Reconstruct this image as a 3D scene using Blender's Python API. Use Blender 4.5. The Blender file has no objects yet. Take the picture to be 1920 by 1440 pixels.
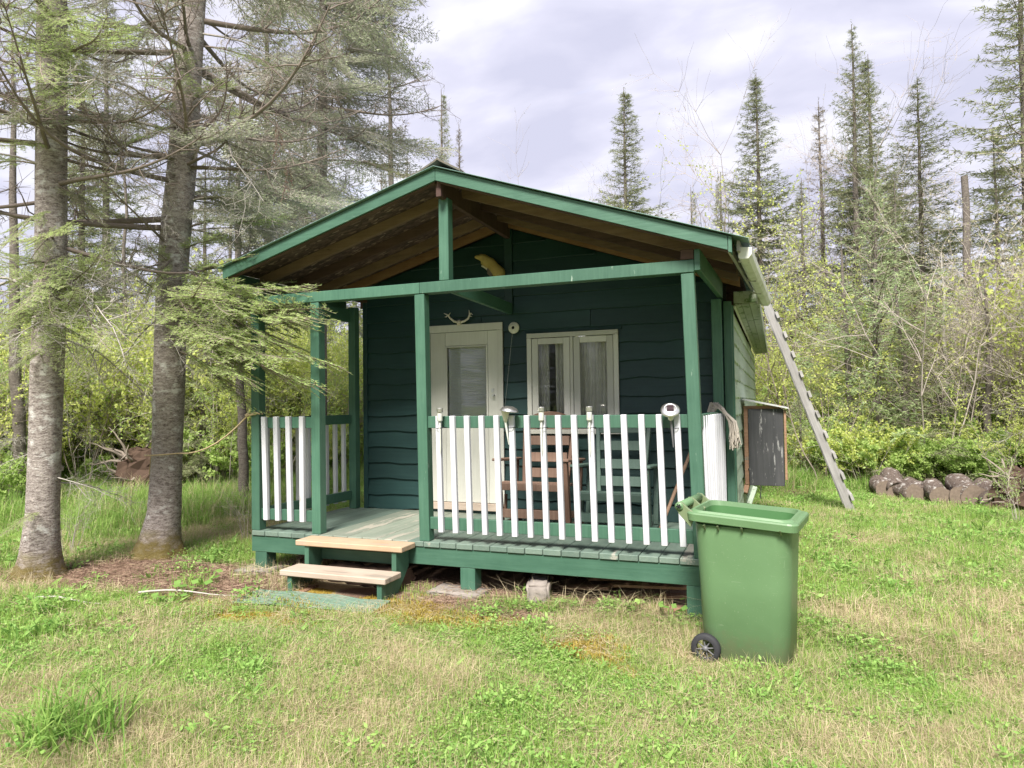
import bpy, bmesh, math, random
import numpy as np
from mathutils import Vector, Matrix
S = bpy.context.scene
COL = S.collection
R = math.radians
# ------------------------------------------------------------------ camera
CR = Vector((0.93384304, 0.35742549, -0.01357221)); CU = Vector((0.02332517, -0.02298973, 0.99946356)); CF = Vector((-0.35692173, 0.93365866, 0.02980581))
CP = Vector((4.377, -4.92, 1.083)); FPX = 1291.275
cam = bpy.data.objects.new('camera', bpy.data.cameras.new('camera')); COL.objects.link(cam)
mw = Matrix.Identity(4)
for i in range(3):
    mw[i][0], mw[i][1], mw[i][2], mw[i][3] = CR[i], CU[i], -CF[i], CP[i]
cam.matrix_world = mw
cam.data.sensor_width = 36; cam.data.lens = FPX/1920*36; cam.data.clip_start = .05; cam.data.clip_end = 2000
S.camera = cam
# ------------------------------------------------------------------ sky, sun, exposure
SUN_EL, SUN_AZ = R(50), R(172)      # azimuth measured clockwise from +Y
w = bpy.data.worlds.new("World"); S.world = w; w.use_nodes = True
nt = w.node_tree; nt.nodes.clear()
def N(t, kind, **kw):
    n = t.nodes.new(kind)
    for k, v in kw.items(): setattr(n, k, v)
    return n
def mth(t, op, a, b=None, clamp=False):
    n = N(t, 'ShaderNodeMath', operation=op); n.use_clamp = clamp
    for i, v in enumerate((a, b)):
        if v is None: continue
        if isinstance(v, (int, float)): n.inputs[i].default_value = v
        else: t.links.new(v, n.inputs[i])
    return n.outputs[0]
def mixc(t, fac, a, b, mode='MIX'):
    n = N(t, 'ShaderNodeMix', data_type='RGBA', blend_type=mode); n.clamp_factor = True
    for i, v in ((0, fac), (6, a), (7, b)):
        if isinstance(v, (int, float)): n.inputs[i].default_value = v
        elif isinstance(v, tuple): n.inputs[i].default_value = (*v, 1)
        else: t.links.new(v, n.inputs[i])
    return n.outputs[2]
def ramp(t, x, stops):
    n = N(t, 'ShaderNodeValToRGB'); e = n.color_ramp.elements
    while len(e) < len(stops): e.new(.5)
    for el, (p, c) in zip(e, stops):
        el.position = p; el.color = (*c, 1) if isinstance(c, tuple) else (c, c, c, 1)
    t.links.new(x, n.inputs[0]); return n.outputs[0]
sky = N(nt, 'ShaderNodeTexSky', sky_type='NISHITA'); sky.sun_disc = False
sky.sun_elevation = SUN_EL; sky.sun_rotation = SUN_AZ
tc = N(nt, 'ShaderNodeTexCoord'); sep = N(nt, 'ShaderNodeSeparateXYZ'); nt.links.new(tc.outputs['Generated'], sep.inputs[0])
zz = mth(nt, 'MAXIMUM', sep.outputs[2], 0.0); zz = mth(nt, 'ADD', zz, .30)
cx = mth(nt, 'DIVIDE', sep.outputs[0], zz); cy = mth(nt, 'DIVIDE', sep.outputs[1], zz)
cmb = N(nt, 'ShaderNodeCombineXYZ'); nt.links.new(cx, cmb.inputs[0]); nt.links.new(cy, cmb.inputs[1])
mp = N(nt, 'ShaderNodeMapping'); mp.inputs['Rotation'].default_value = (0, 0, R(-24)); mp.inputs['Scale'].default_value = (1.0, 1.55, 1)
nt.links.new(cmb.outputs[0], mp.inputs[0])
n1 = N(nt, 'ShaderNodeTexNoise'); n1.inputs['Scale'].default_value = 3.6; n1.inputs['Detail'].default_value = 8; n1.inputs['Roughness'].default_value = .48; n1.inputs['Distortion'].default_value = .25
nt.links.new(mp.outputs[0], n1.inputs['Vector'])
cl = ramp(nt, n1.outputs[0], [(.36, (1.72, 1.74, 2.18)), (.5, (2.0, 2.0, 2.42)), (.70, (2.7, 2.7, 2.9))])
n2 = N(nt, 'ShaderNodeTexNoise'); n2.inputs['Scale'].default_value = .9; n2.inputs['Detail'].default_value = 5; n2.inputs['Roughness'].default_value = .62
mp2 = N(nt, 'ShaderNodeMapping'); mp2.inputs['Rotation'].default_value = (0, 0, R(-24)); mp2.inputs['Scale'].default_value = (1.0, 2.6, 1); mp2.inputs['Location'].default_value = (5.6, 1.7, 0)
nt.links.new(cmb.outputs[0], mp2.inputs[0]); nt.links.new(mp2.outputs[0], n2.inputs['Vector'])
gap = ramp(nt, n2.outputs[0], [(.60, 0.0), (.70, .5)])
col = mixc(nt, gap, cl, sky.outputs[0])
bg = N(nt, 'ShaderNodeBackground'); bg.inputs['Strength'].default_value = .1
nt.links.new(col, bg.inputs[0]); out = N(nt, 'ShaderNodeOutputWorld'); nt.links.new(bg.outputs[0], out.inputs[0])
sun = bpy.data.objects.new('sun', bpy.data.lights.new('sun', 'SUN')); COL.objects.link(sun)
sun.data.energy = 2.3; sun.data.angle = R(18); sun.data.color = (1, .95, .86)
sd = Vector((math.sin(SUN_AZ)*math.cos(SUN_EL), math.cos(SUN_AZ)*math.cos(SUN_EL), math.sin(SUN_EL)))
sun.rotation_euler = sd.to_track_quat('Z', 'Y').to_euler(); sun.location = (0, 0, 30)
S.view_settings.view_transform = 'Standard'; S.view_settings.look = 'None'; S.view_settings.exposure = 2.05; S.view_settings.gamma = 1
S.view_settings.use_curve_mapping = False
try:
    S.cycles.max_bounces = 6; S.cycles.transparent_max_bounces = 8; S.cycles.diffuse_bounces = 3; S.cycles.glossy_bounces = 2; S.cycles.transmission_bounces = 3
except Exception: pass
# ------------------------------------------------------------------ helpers
def W(px, py, d):       # point d metres deep along the lens axis, seen at that place of the photograph
    return CP + CF*d + CR*((px-960)/FPX*d) - CU*((py-720)/FPX*d)
def WY(px, py, Y):      # ... on the vertical plane Y
    v = CF + CR*((px-960)/FPX) - CU*((py-720)/FPX); return CP + v*((Y-CP.y)/v.y)
rng = np.random.default_rng(7); random.seed(7)
_vn = rng.random((64, 64))
def vnoise(x, y, s=1.0, ox=0):
    x = np.asarray(x, float)*s+ox*7.3; y = np.asarray(y, float)*s+ox*3.1
    xi = np.floor(x).astype(int); yi = np.floor(y).astype(int); fx = x-xi; fy = y-yi
    fx = fx*fx*(3-2*fx); fy = fy*fy*(3-2*fy)
    a = _vn[xi % 64, yi % 64]; b = _vn[(xi+1) % 64, yi % 64]; c = _vn[xi % 64, (yi+1) % 64]; d = _vn[(xi+1) % 64, (yi+1) % 64]
    return (a*(1-fx)+b*fx)*(1-fy)+(c*(1-fx)+d*fx)*fy
def fbm(x, y, s=1.0, ox=0): return vnoise(x, y, s, ox)*.55+vnoise(x, y, s*2.1, ox+1)*.28+vnoise(x, y, s*4.3, ox+2)*.17
def sst(a, b, x): t = np.clip((x-a)/(b-a), 0, 1); return t*t*(3-2*t)
def gz(x, y):
    x = np.asarray(x, float); y = np.asarray(y, float)
    g = -.355-.013*np.clip(x, -8, 8)+.012*np.clip(y, -6, 12)
    g = g+(fbm(x, y, .45, 3)-.5)*.10*sst(.5, 2.5, np.hypot(np.clip(x-2, -9, 9)/1.6, y-.5))
    g = g-.075*sst(.15, -.35, y)*sst(1.6, 3.9, x)*sst(-6, -2, y)
    g = g+(vnoise(x, y, 3.0, 5)-.5)*.02
    return g+sst(14, 60, np.hypot(x, y))*0.8
def setp(o, label=None, cat=None, group=None, kind=None):
    if label: o['label'] = label
    if cat: o['category'] = cat
    if group: o['group'] = group
    if kind: o['kind'] = kind
    return o
def thing(name, label, cat, loc=(0, 0, 0), group=None, rz=0):
    o = bpy.data.objects.new(name, None); COL.objects.link(o); o.location = loc; o.rotation_euler = (0, 0, rz); o.empty_display_size = .1
    return setp(o, label, cat, group)
def link(name, me, parent=None, loc=None, rot=None, scale=None):
    o = bpy.data.objects.new(name, me); COL.objects.link(o)
    if parent is not None: o.parent = parent
    if loc is not None: o.location = loc
    if rot is not None: o.rotation_euler = rot
    if scale is not None: o.scale = scale
    return o
class MB:
    def __init__(s): s.V = []; s.F = []; s.M = []; s.T = []; s.n = 0; s.SM = []
    def add(s, v, f, m=0, tint=.5, smooth=False):
        v = np.asarray(v, float).reshape(-1, 3); f = np.asarray(f, int)
        s.V.append(v); s.F.append(f+s.n); s.M.append(np.full(len(f), m)); s.SM.append(np.full(len(f), smooth))
        s.T.append(np.broadcast_to(np.asarray(tint, float), (len(v),)).copy()); s.n += len(v)
    def mesh(s, name, mats):
        me = bpy.data.meshes.new(name)
        V = np.concatenate(s.V)
        me.vertices.add(len(V)); me.vertices.foreach_set('co', V.astype(np.float32).ravel())
        tot = np.concatenate([np.full(len(f), f.shape[1]) for f in s.F]); idx = np.concatenate([f.ravel() for f in s.F])
        me.loops.add(len(idx)); me.loops.foreach_set('vertex_index', idx.astype(np.int32))
        me.polygons.add(len(tot)); st = np.concatenate(([0], np.cumsum(tot)[:-1]))
        me.polygons.foreach_set('loop_start', st.astype(np.int32))
        me.polygons.foreach_set('material_index', np.concatenate(s.M).astype(np.int32))
        me.polygons.foreach_set('use_smooth', np.concatenate(s.SM))
        a = me.attributes.new('tint', 'FLOAT', 'POINT'); a.data.foreach_set('value', np.concatenate(s.T).astype(np.float32))
        for m in mats: me.materials.append(m)
        me.update(calc_edges=True); return me
def unit(v): v = np.asarray(v, float); return v/(np.linalg.norm(v, axis=-1, keepdims=True)+1e-9)
def perp(D, ref=(0, 0, 1.)):
    s = np.cross(D, np.broadcast_to(np.asarray(ref, float), D.shape)); bad = np.linalg.norm(s, axis=-1) < 1e-3
    if bad.any(): s[bad] = np.cross(D[bad], (1., 0, 0))
    return unit(s)
def sticks(mb, P0, P1, r0, r1, m=0, tint=.5, sides=3):
    P0 = np.asarray(P0, float).reshape(-1, 3); P1 = np.asarray(P1, float).reshape(-1, 3); n = len(P0)
    if n == 0: return
    D = unit(P1-P0); A = perp(D); B = np.cross(D, A)
    r0 = np.broadcast_to(np.asarray(r0, float), (n,)); r1 = np.broadcast_to(np.asarray(r1, float), (n,))
    V = np.zeros((n, 2*sides, 3))
    for k in range(sides):
        a = 2*math.pi*k/sides; o = A*math.cos(a)+B*math.sin(a)
        V[:, k] = P0+o*r0[:, None]; V[:, sides+k] = P1+o*r1[:, None]
    base = (np.arange(n)*2*sides)[:, None]
    F = np.concatenate([base+np.array([k, (k+1) % sides, sides+(k+1) % sides, sides+k]) for k in range(sides)])
    mb.add(V, F, m, tint if np.isscalar(tint) else np.repeat(tint, 2*sides), True)
def needles(mb, P, D, l, w, m=1, tint=.5, rs=None):
    n = len(P)
    if n == 0: return
    D = unit(D); s = np.cross(D, unit((rs or rng).normal(size=(n, 3)))); s = unit(s)
    l = np.broadcast_to(np.asarray(l, float), (n,))[:, None]; w = np.broadcast_to(np.asarray(w, float), (n,))[:, None]
    V = np.stack([P-s*w/2, P+s*w/2, P+D*l], 1)
    mb.add(V, np.arange(n*3).reshape(n, 3), m, np.repeat(tint, 3) if not np.isscalar(tint) else tint)
def leaves(mb, P, D, l, w, m=1, tint=.5, flat=.0):
    n = len(P)
    if n == 0: return
    D = unit(D); up = rng.normal(size=(n, 3)); up[:, 2] += flat; s = unit(np.cross(D, unit(up)))
    l = np.broadcast_to(np.asarray(l, float), (n,))[:, None]; w = np.broadcast_to(np.asarray(w, float), (n,))[:, None]
    V = np.stack([P, P+D*l*.45+s*w/2, P+D*l, P+D*l*.45-s*w/2], 1)
    mb.add(V, np.arange(n*4).reshape(n, 4), m, np.repeat(tint, 4) if not np.isscalar(tint) else tint)
def tube(mb, P, r, sides=8, m=0, tint=.5, cap=True):
    P = np.asarray(P, float); n = len(P); r = np.broadcast_to(np.asarray(r, float), (n,))
    T = np.gradient(P, axis=0); T = unit(T); A = np.zeros_like(P)
    a = perp(T[:1])[0]
    for i in range(n):
        a = a-T[i]*np.dot(a, T[i]); a = a/np.linalg.norm(a); A[i] = a
    B = np.cross(T, A); ang = np.arange(sides)*2*math.pi/sides
    V = P[:, None]+(A[:, None]*np.cos(ang)[None, :, None]+B[:, None]*np.sin(ang)[None, :, None])*r[:, None, None]
    F = []
    for i in range(n-1):
        for k in range(sides):
            F.append((i*sides+k, i*sides+(k+1) % sides, (i+1)*sides+(k+1) % sides, (i+1)*sides+k))
    mb.add(V, F, m, tint, True)
    if cap:
        for i, sgn in ((0, -1), (n-1, 1)):
            V2 = np.concatenate([V[i], P[i:i+1]]); F2 = [(k, (k+1) % sides, sides) if sgn > 0 else ((k+1) % sides, k, sides) for k in range(sides)]
            mb.add(V2, F2, m, tint)
# ------------------------------------------------------------------ materials
def newmat(name):
    m = bpy.data.materials.new(name); m.use_nodes = True; t = m.node_tree; t.nodes.clear()
    o = N(t, 'ShaderNodeOutputMaterial'); b = N(t, 'ShaderNodeBsdfPrincipled'); t.links.new(b.outputs[0], o.inputs[0]); return m, t, b, o
def noise(t, vec, scale, detail=4, rough=.55, stretch=None, dist=0):
    if stretch:
        mpn = N(t, 'ShaderNodeMapping'); mpn.inputs['Scale'].default_value = stretch; t.links.new(vec, mpn.inputs[0]); vec = mpn.outputs[0]
    n = N(t, 'ShaderNodeTexNoise'); n.inputs['Scale'].default_value = scale; n.inputs['Detail'].default_value = detail; n.inputs['Roughness'].default_value = rough; n.inputs['Distortion'].default_value = dist
    t.links.new(vec, n.inputs['Vector']); return n.outputs[0]
def bump(t, b, h, strength=.3, dist=.01):
    n = N(t, 'ShaderNodeBump'); n.inputs['Strength'].default_value = strength; n.inputs['Distance'].default_value = dist
    t.links.new(h, n.inputs['Height']); t.links.new(n.outputs[0], b.inputs['Normal'])
def wood(name, c1, c2, rough=.7, axis='X', wear=None, wear_amt=.0, wscale=6, bstr=.35, spec=.3, grain=14, streak=.5):
    m, t, b, o = newmat(name); tcn = N(t, 'ShaderNodeTexCoord'); v = tcn.outputs['Object']
    oi = N(t, 'ShaderNodeObjectInfo'); add = N(t, 'ShaderNodeVectorMath', operation='ADD'); sc = N(t, 'ShaderNodeVectorMath', operation='SCALE')
    cmbn = N(t, 'ShaderNodeCombineXYZ')
    for i in range(3): t.links.new(oi.outputs['Random'], cmbn.inputs[i])
    t.links.new(cmbn.outputs[0], sc.inputs[0]); sc.inputs['Scale'].default_value = 37.; t.links.new(v, add.inputs[0]); t.links.new(sc.outputs[0], add.inputs[1]); v = add.outputs[0]
    st = {'X': (.06, 1, 1), 'Y': (1, .06, 1), 'Z': (1, 1, .06)}[axis]
    g = noise(t, v, grain*4, 5, .6, st, .3); g2 = noise(t, v, 3.5, 4, .6)
    f = mth(t, 'ADD', mth(t, 'MULTIPLY', g, streak), mth(t, 'MULTIPLY', g2, 1-streak))
    c = mixc(t, ramp(t, f, [(.32, 0.), (.68, 1.)]), c1, c2)
    hsv = N(t, 'ShaderNodeHueSaturation'); t.links.new(c, hsv.inputs['Color'])
    t.links.new(mth(t, 'ADD', mth(t, 'MULTIPLY', oi.outputs['Random'], .3), .85), hsv.inputs['Value']); c = hsv.outputs[0]
    if wear:
        wn = noise(t, v, wscale, 6, .72, {'X': (.16, 1, 1), 'Y': (1, .14, 1), 'Z': (1, 1, .16)}[axis])
        k = ramp(t, wn, [(.62-wear_amt, 0.), (.66-wear_amt, 1.)]); c = mixc(t, k, c, wear)
        b.inputs['Roughness'].default_value = rough
    t.links.new(c, b.inputs['Base Color']); b.inputs['Roughness'].default_value = rough; b.inputs['Specular IOR Level'].default_value = spec
    bump(t, b, g, bstr, .004); return m
def plain(name, c, rough=.5, metal=0, var=.15, scale=20, bstr=.1, spec=.5, dirt=None):
    m, t, b, o = newmat(name); tcn = N(t, 'ShaderNodeTexCoord'); v = tcn.outputs['Object']
    g = noise(t, v, scale, 5, .6); c1 = tuple(x*(1-var) for x in c); c2 = tuple(min(1, x*(1+var)) for x in c)
    cc = mixc(t, g, c1, c2)
    if dirt: cc = mixc(t, ramp(t, noise(t, v, 5, 7, .7), [(.5, 0.), (.68, .7)]), cc, dirt)
    t.links.new(cc, b.inputs['Base Color']); b.inputs['Roughness'].default_value = rough; b.inputs['Metallic'].default_value = metal; b.inputs['Specular IOR Level'].default_value = spec
    if bstr: bump(t, b, g, bstr, .003)
    return m
def foliage(name, c1, c2, trans=.35, rough=.6, world=None):
    m, t, b, o = newmat(name); at = N(t, 'ShaderNodeAttribute'); at.attribute_name = 'tint'; oi = N(t, 'ShaderNodeObjectInfo')
    f = mth(t, 'ADD', mth(t, 'MULTIPLY', at.outputs['Fac'], .7), mth(t, 'MULTIPLY', oi.outputs['Random'], .3))
    c = mixc(t, f, c1, c2)
    b.inputs['Roughness'].default_value = rough; b.inputs['Specular IOR Level'].default_value = .25
    t.links.new(c, b.inputs['Base Color'])
    tr = N(t, 'ShaderNodeBsdfTranslucent'); t.links.new(c, tr.inputs[0]); mx = N(t, 'ShaderNodeMixShader'); mx.inputs[0].default_value = trans
    t.links.new(b.outputs[0], mx.inputs[1]); t.links.new(tr.outputs[0], mx.inputs[2]); t.links.new(mx.outputs[0], o.inputs[0]); return m
def bark(name, dark, light, patch, hs=1.0, thr=.56, mossy=False):
    m, t, b, o = newmat(name); v = N(t, 'ShaderNodeTexCoord').outputs['Object']
    a = noise(t, v, 17*hs, 7, .72, (1, 1, 3.4), .5); a2 = noise(t, v, 60*hs, 4, .7, (1, 1, 2.5)); p = noise(t, v, 7*hs, 6, .68, (1, 1, 1.6))
    c = mixc(t, ramp(t, mth(t, 'ADD', mth(t, 'MULTIPLY', a, .6), mth(t, 'MULTIPLY', a2, .4)), [(.40, 0.), (.58, 1.)]), dark, light)
    c = mixc(t, ramp(t, p, [(thr, 0.), (thr+.1, .85)]), c, patch)
    if mossy:
        sp = N(t, 'ShaderNodeSeparateXYZ'); t.links.new(v, sp.inputs[0]); mz = mth(t, 'SUBTRACT', mth(t, 'MULTIPLY', p, .75), sp.outputs[2])
        c = mixc(t, ramp(t, mz, [(.02, 0.), (.22, .9)]), c, (.17, .13, .03))
    t.links.new(c, b.inputs['Base Color']); b.inputs['Roughness'].default_value = .9; b.inputs['Specular IOR Level'].default_value = .15
    bump(t, b, mth(t, 'ADD', a, a2), .9, .02); return m
GREEN = (.036, .100, .066); GREEN2 = (.068, .155, .107)
M = {}
M['trimX'] = wood('green_paint_x', GREEN, GREEN2, .48, 'X', (.30, .38, .32), -.05, 9, .3, .45)
M['trimY'] = wood('green_paint_y', GREEN, GREEN2, .48, 'Y', (.30, .38, .32), -.05, 9, .3, .45)
M['trimZ'] = wood('green_paint_z', GREEN, GREEN2, .5, 'Z', (.30, .38, .32), -.05, 9, .35, .45)
M['deck'] = wood('deck_paint', (.10, .15, .125), (.155, .205, .17), .55, 'Y', (.30, .30, .26), -.0, 5, .4, .45, 10)
M['deckw'] = wood('deck_worn', (.15, .19, .15), (.25, .265, .22), .6, 'Y', (.34, .32, .27), .06, 6, .5, .4, 10)
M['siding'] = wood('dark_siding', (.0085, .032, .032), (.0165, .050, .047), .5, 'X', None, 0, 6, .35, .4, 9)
M['sidingL'] = wood('light_green_siding', (.33, .41, .32), (.47, .54, .44), .7, 'Y', (.25, .27, .22), .03, 5, .5, .3, 9)
M['soffit'] = wood('weathered_green_board', (.22, .25, .19), (.34, .37, .30), .75, 'Y', (.10, .15, .07), .06, 5, .5, .25)
M['white'] = wood('white_paint', (.50, .51, .56), (.60, .60, .64), .5, 'Z', (.36, .34, .32), -.02, 13, .35, .4)
M['whiteS'] = wood('white_paint_side', (.50, .51, .55), (.60, .60, .64), .5, 'Z', (.42, .40, .38), -.08, 11, .35, .4)  # side-rail balusters: nearly the same white as the front, less worn
M['cream'] = wood('cream_paint', (.50, .50, .45), (.58, .58, .53), .5, 'Z', (.42, .40, .33), -.08, 8, .15, .4)
M['raft'] = wood('dark_rafter', (.060, .036, .033), (.125, .075, .064), .75, 'X', None, 0, 5, .5, .2, 9)
M['raftO'] = wood('orange_rafter', (.22, .11, .06), (.36, .21, .12), .7, 'X', (.10, .05, .03), -.04, 9, .4, .2, 9)
M['raftM'] = wood('tan_rafter', (.13, .082, .058), (.225, .15, .105), .7, 'X', (.08, .05, .035), -.02, 9, .4, .2, 9)
M['tread'] = wood('tan_tread', (.40, .28, .18), (.55, .41, .29), .7, 'X', (.32, .27, .23), .02, 5, .5, .3, 10)
M['treadG'] = wood('grey_tread', (.38, .30, .24), (.50, .42, .35), .75, 'X', (.28, .24, .2), .04, 5, .5, .25, 10)
M['greyw'] = wood('grey_wood', (.22, .21, .205), (.38, .37, .365), .8, 'Z', (.14, .13, .125), .02, 6, .6, .2, 10)
M['scrap'] = wood('scrap_lumber', (.20, .11, .07), (.38, .24, .16), .8, 'X', (.2, .18, .15), .0, 6, .5, .2)
M['brownch'] = wood('brown_chair_wood', (.12, .072, .052), (.22, .145, .11), .65, 'X', (.36, .26, .2), -.02, 7, .4, .3)
M['brownchZ'] = wood('brown_chair_wood_z', (.09, .05, .036), (.18, .11, .08), .65, 'Z', (.36, .26, .2), -.02, 7, .4, .3)
M['greench'] = wood('green_chair_paint', (.042, .075, .061), (.068, .108, .09), .5, 'X', (.40, .22, .14), -.03, 5, .3, .4)
M['black_ply'] = wood('black_plywood', (.035, .037, .04), (.075, .075, .08), .6, 'Z', (.26, .26, .26), .05, 14, .4, .3, 5, .7)
M['cement'] = plain('concrete', (.25, .22, .20), .9, 0, .3, 30, .5, .2)
M['ridge'] = plain('ridge_roll', (.13, .12, .10), .9, 0, .3, 25, .5, .2, (.22, .15, .10))
M['metalg'] = plain('green_sheet_metal', (.22, .34, .32), .42, .25, .1, 12, .05, .5)
M['metal'] = plain('galvanised', (.55, .56, .58), .4, .7, .15, 18, .1, .5)
M['tin'] = plain('tin_sheet', (.55, .56, .57), .45, .4, .15, 18, .1, .5)
M['steel'] = plain('stainless', (.62, .61, .58), .28, .9, .1, 12, .0, .5)
M['gutter'] = plain('gutter_white', (.66, .67, .63), .5, 0, .1, 6, .05, .4, (.34, .35, .20))
M['bin'] = plain('bin_plastic', (.115, .205, .098), .42, 0, .16, 2.2, .04, .45, (.155, .235, .13))
m, t, b, o = newmat('bin_plastic_worn'); v = N(t, 'ShaderNodeTexCoord').outputs['Object']
c = mixc(t, noise(t, v, 2.2, 5, .6), (.095, .180, .082), (.135, .235, .118)); c = mixc(t, ramp(t, noise(t, v, 60, 3, .8, (1, 1, .10), .6), [(.66, 0.), (.72, .35)]), c, (.24, .33, .21)); c = mixc(t, ramp(t, noise(t, v, 90, 2, .8, (.12, .12, 1), .8), [(.69, 0.), (.74, .4)]), c, (.26, .34, .23))
sp = N(t, 'ShaderNodeSeparateXYZ'); t.links.new(v, sp.inputs[0]); mud = mth(t, 'SUBTRACT', mth(t, 'MULTIPLY', noise(t, v, 22, 8, .75), .42), sp.outputs[2]); c = mixc(t, ramp(t, mud, [(.0, 0.), (.14, .55)]), c, (.17, .17, .10))
c = mixc(t, ramp(t, noise(t, v, 130, 2, .5), [(.70, 0.), (.73, .5)]), c, (.30, .36, .26))
t.links.new(c, b.inputs['Base Color']); b.inputs['Roughness'].default_value = .43; bump(t, b, noise(t, v, 5, 3, .5), .15, .02); M['bin'] = m
M['bin_in'] = plain('bin_plastic_inside', (.06, .16, .055), .55, 0, .1, 3, .04, .4)
M['rubber'] = plain('tyre_rubber', (.03, .03, .035), .7, 0, .2, 40, .3, .3)
M['hub'] = plain('grey_hub', (.13, .13, .14), .5, 0, .1, 20, 0, .4)
M['black'] = plain('black_plastic', (.012, .012, .014), .5, 0, .2, 20, 0, .4)
M['bone'] = plain('bone', (.62, .58, .50), .7, 0, .15, 30, .3, .3, (.45, .38, .26))
M['ybone'] = plain('yellow_bone', (.48, .36, .14), .8, 0, .3, 40, .8, .2, (.30, .20, .07))
M['dbone'] = plain('dark_bone', (.16, .13, .12), .8, 0, .3, 40, .5, .2)
M['porcelain'] = plain('porcelain', (.68, .67, .58), .35, 0, .05, 20, 0, .5)
M['solar'] = plain('solar_cell', (.05, .03, .035), .3, 0, .2, 60, 0, .5)
M['clear'] = plain('clear_plastic', (.55, .56, .52), .25, 0, .1, 20, 0, .5)
M['rope'] = plain('rope_fibre', (.48, .38, .24), .9, 0, .25, 80, .6, .2)
M['mop'] = plain('mop_cotton', (.50, .45, .39), .95, 0, .3, 60, .6, .1)
M['mat'] = plain('green_mat', (.16, .25, .19), .8, 0, .2, 40, .4, .2, (.30, .28, .22))
M['root'] = plain('root_soil', (.075, .05, .038), .95, 0, .45, 18, 1., .1)
M['blind'] = plain('blind', (.72, .74, .76), .6, 0, .05, 10, 0, .3)
M['curtain'] = plain('curtain', (.62, .61, .56), .9, 0, .3, 14, .2, .1)
M['dark'] = plain('dark_interior', (.02, .02, .022), .9, 0, .1, 5, 0, .1)
m, t, b, o = newmat('osb_board'); v = N(t, 'ShaderNodeTexCoord').outputs['Object']
vo = N(t, 'ShaderNodeTexVoronoi'); vo.inputs['Scale'].default_value = 22; mp_ = N(t, 'ShaderNodeMapping'); mp_.inputs['Scale'].default_value = (1, 2.2, 1); mp_.inputs['Rotation'].default_value = (0, 0, .5)
t.links.new(v, mp_.inputs[0]); t.links.new(mp_.outputs[0], vo.inputs['Vector'])
sp_ = N(t, 'ShaderNodeSeparateColor'); t.links.new(vo.outputs['Color'], sp_.inputs[0])
cc = ramp(t, sp_.outputs[0], [(0., (.040, .022, .022)), (.6, (.085, .050, .046)), (.9, (.15, .095, .08)), (1., (.28, .20, .17))])
t.links.new(cc, b.inputs['Base Color']); b.inputs['Roughness'].default_value = .8; bump(t, b, sp_.outputs[1], .4, .004); M['osb'] = m
m, t, b, o = newmat('window_glass')
gl = N(t, 'ShaderNodeBsdfGlossy'); gl.inputs['Roughness'].default_value = .02; tp = N(t, 'ShaderNodeBsdfTransparent'); tp.inputs[0].default_value = (.95, .96, .95, 1)
lw = N(t, 'ShaderNodeFresnel'); lw.inputs['IOR'].default_value = 1.5; mx = N(t, 'ShaderNodeMixShader'); t.links.new(lw.outputs[0], mx.inputs[0]); t.links.new(tp.outputs[0], mx.inputs[1]); t.links.new(gl.outputs[0], mx.inputs[2]); t.links.new(mx.outputs[0], o.inputs[0]); M['glass'] = m
M['bark_fir'] = bark('fir_bark', (.15, .12, .11), (.54, .48, .455), (.74, .73, .71), 1.0, .55, True)
M['bark_bg'] = bark('spruce_bark', (.10, .085, .075), (.24, .21, .185), (.34, .33, .30), 1.0, .6)
M['twig'] = plain('twig_bark', (.25, .21, .18), .9, 0, .3, 30, 0, .1)
M['limb'] = plain('limb_bark', (.20, .165, .145), .9, 0, .35, 20, .2, .1)
M['dead'] = plain('dead_twig', (.40, .37, .34), .9, 0, .35, 20, 0, .1)
M['bare'] = plain('pale_twig', (.44, .385, .35), .9, 0, .25, 9, 0, .1)
M['birch'] = bark('pale_bark', (.34, .31, .28), (.56, .53, .49), (.2, .17, .15), .6, .62)
M['n_fir'] = foliage('fir_needles', (.26, .40, .11), (.68, .82, .34), .5)
M['n_dark'] = foliage('spruce_needles', (.11, .14, .065), (.33, .36, .19), .35)
M['n_grey'] = foliage('lichened_needles', (.24, .28, .17), (.52, .56, .38), .4)
M['n_young'] = foliage('young_fir_needles', (.18, .28, .11), (.50, .62, .32), .4)
M['n_old'] = foliage('brown_needles', (.14, .11, .06), (.24, .21, .12), .2)
M['n_red'] = foliage('dead_red_needles', (.22, .07, .045), (.38, .15, .09), .2)
M['l_yel'] = foliage('young_leaves', (.40, .50, .12), (.78, .82, .28), .55)
M['l_grn'] = foliage('green_leaves', (.30, .45, .12), (.58, .72, .26), .55)
M['l_pale'] = foliage('pale_buds', (.40, .38, .22), (.58, .56, .32), .4)
M['g_grn'] = foliage('grass_green', (.13, .27, .045), (.44, .62, .15), .45)
M['g_tall'] = foliage('tall_grass', (.13, .28, .05), (.44, .60, .17), .45)
M['g_straw'] = foliage('straw', (.34, .27, .16), (.72, .62, .42), .35)
M['g_leaf'] = foliage('weed_leaf', (.13, .28, .055), (.38, .56, .16), .4)
M['g_moss'] = foliage('moss', (.25, .18, .03), (.40, .32, .07), .2)
M['litter'] = foliage('needle_litter', (.17, .105, .075), (.40, .28, .21), .1)
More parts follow.
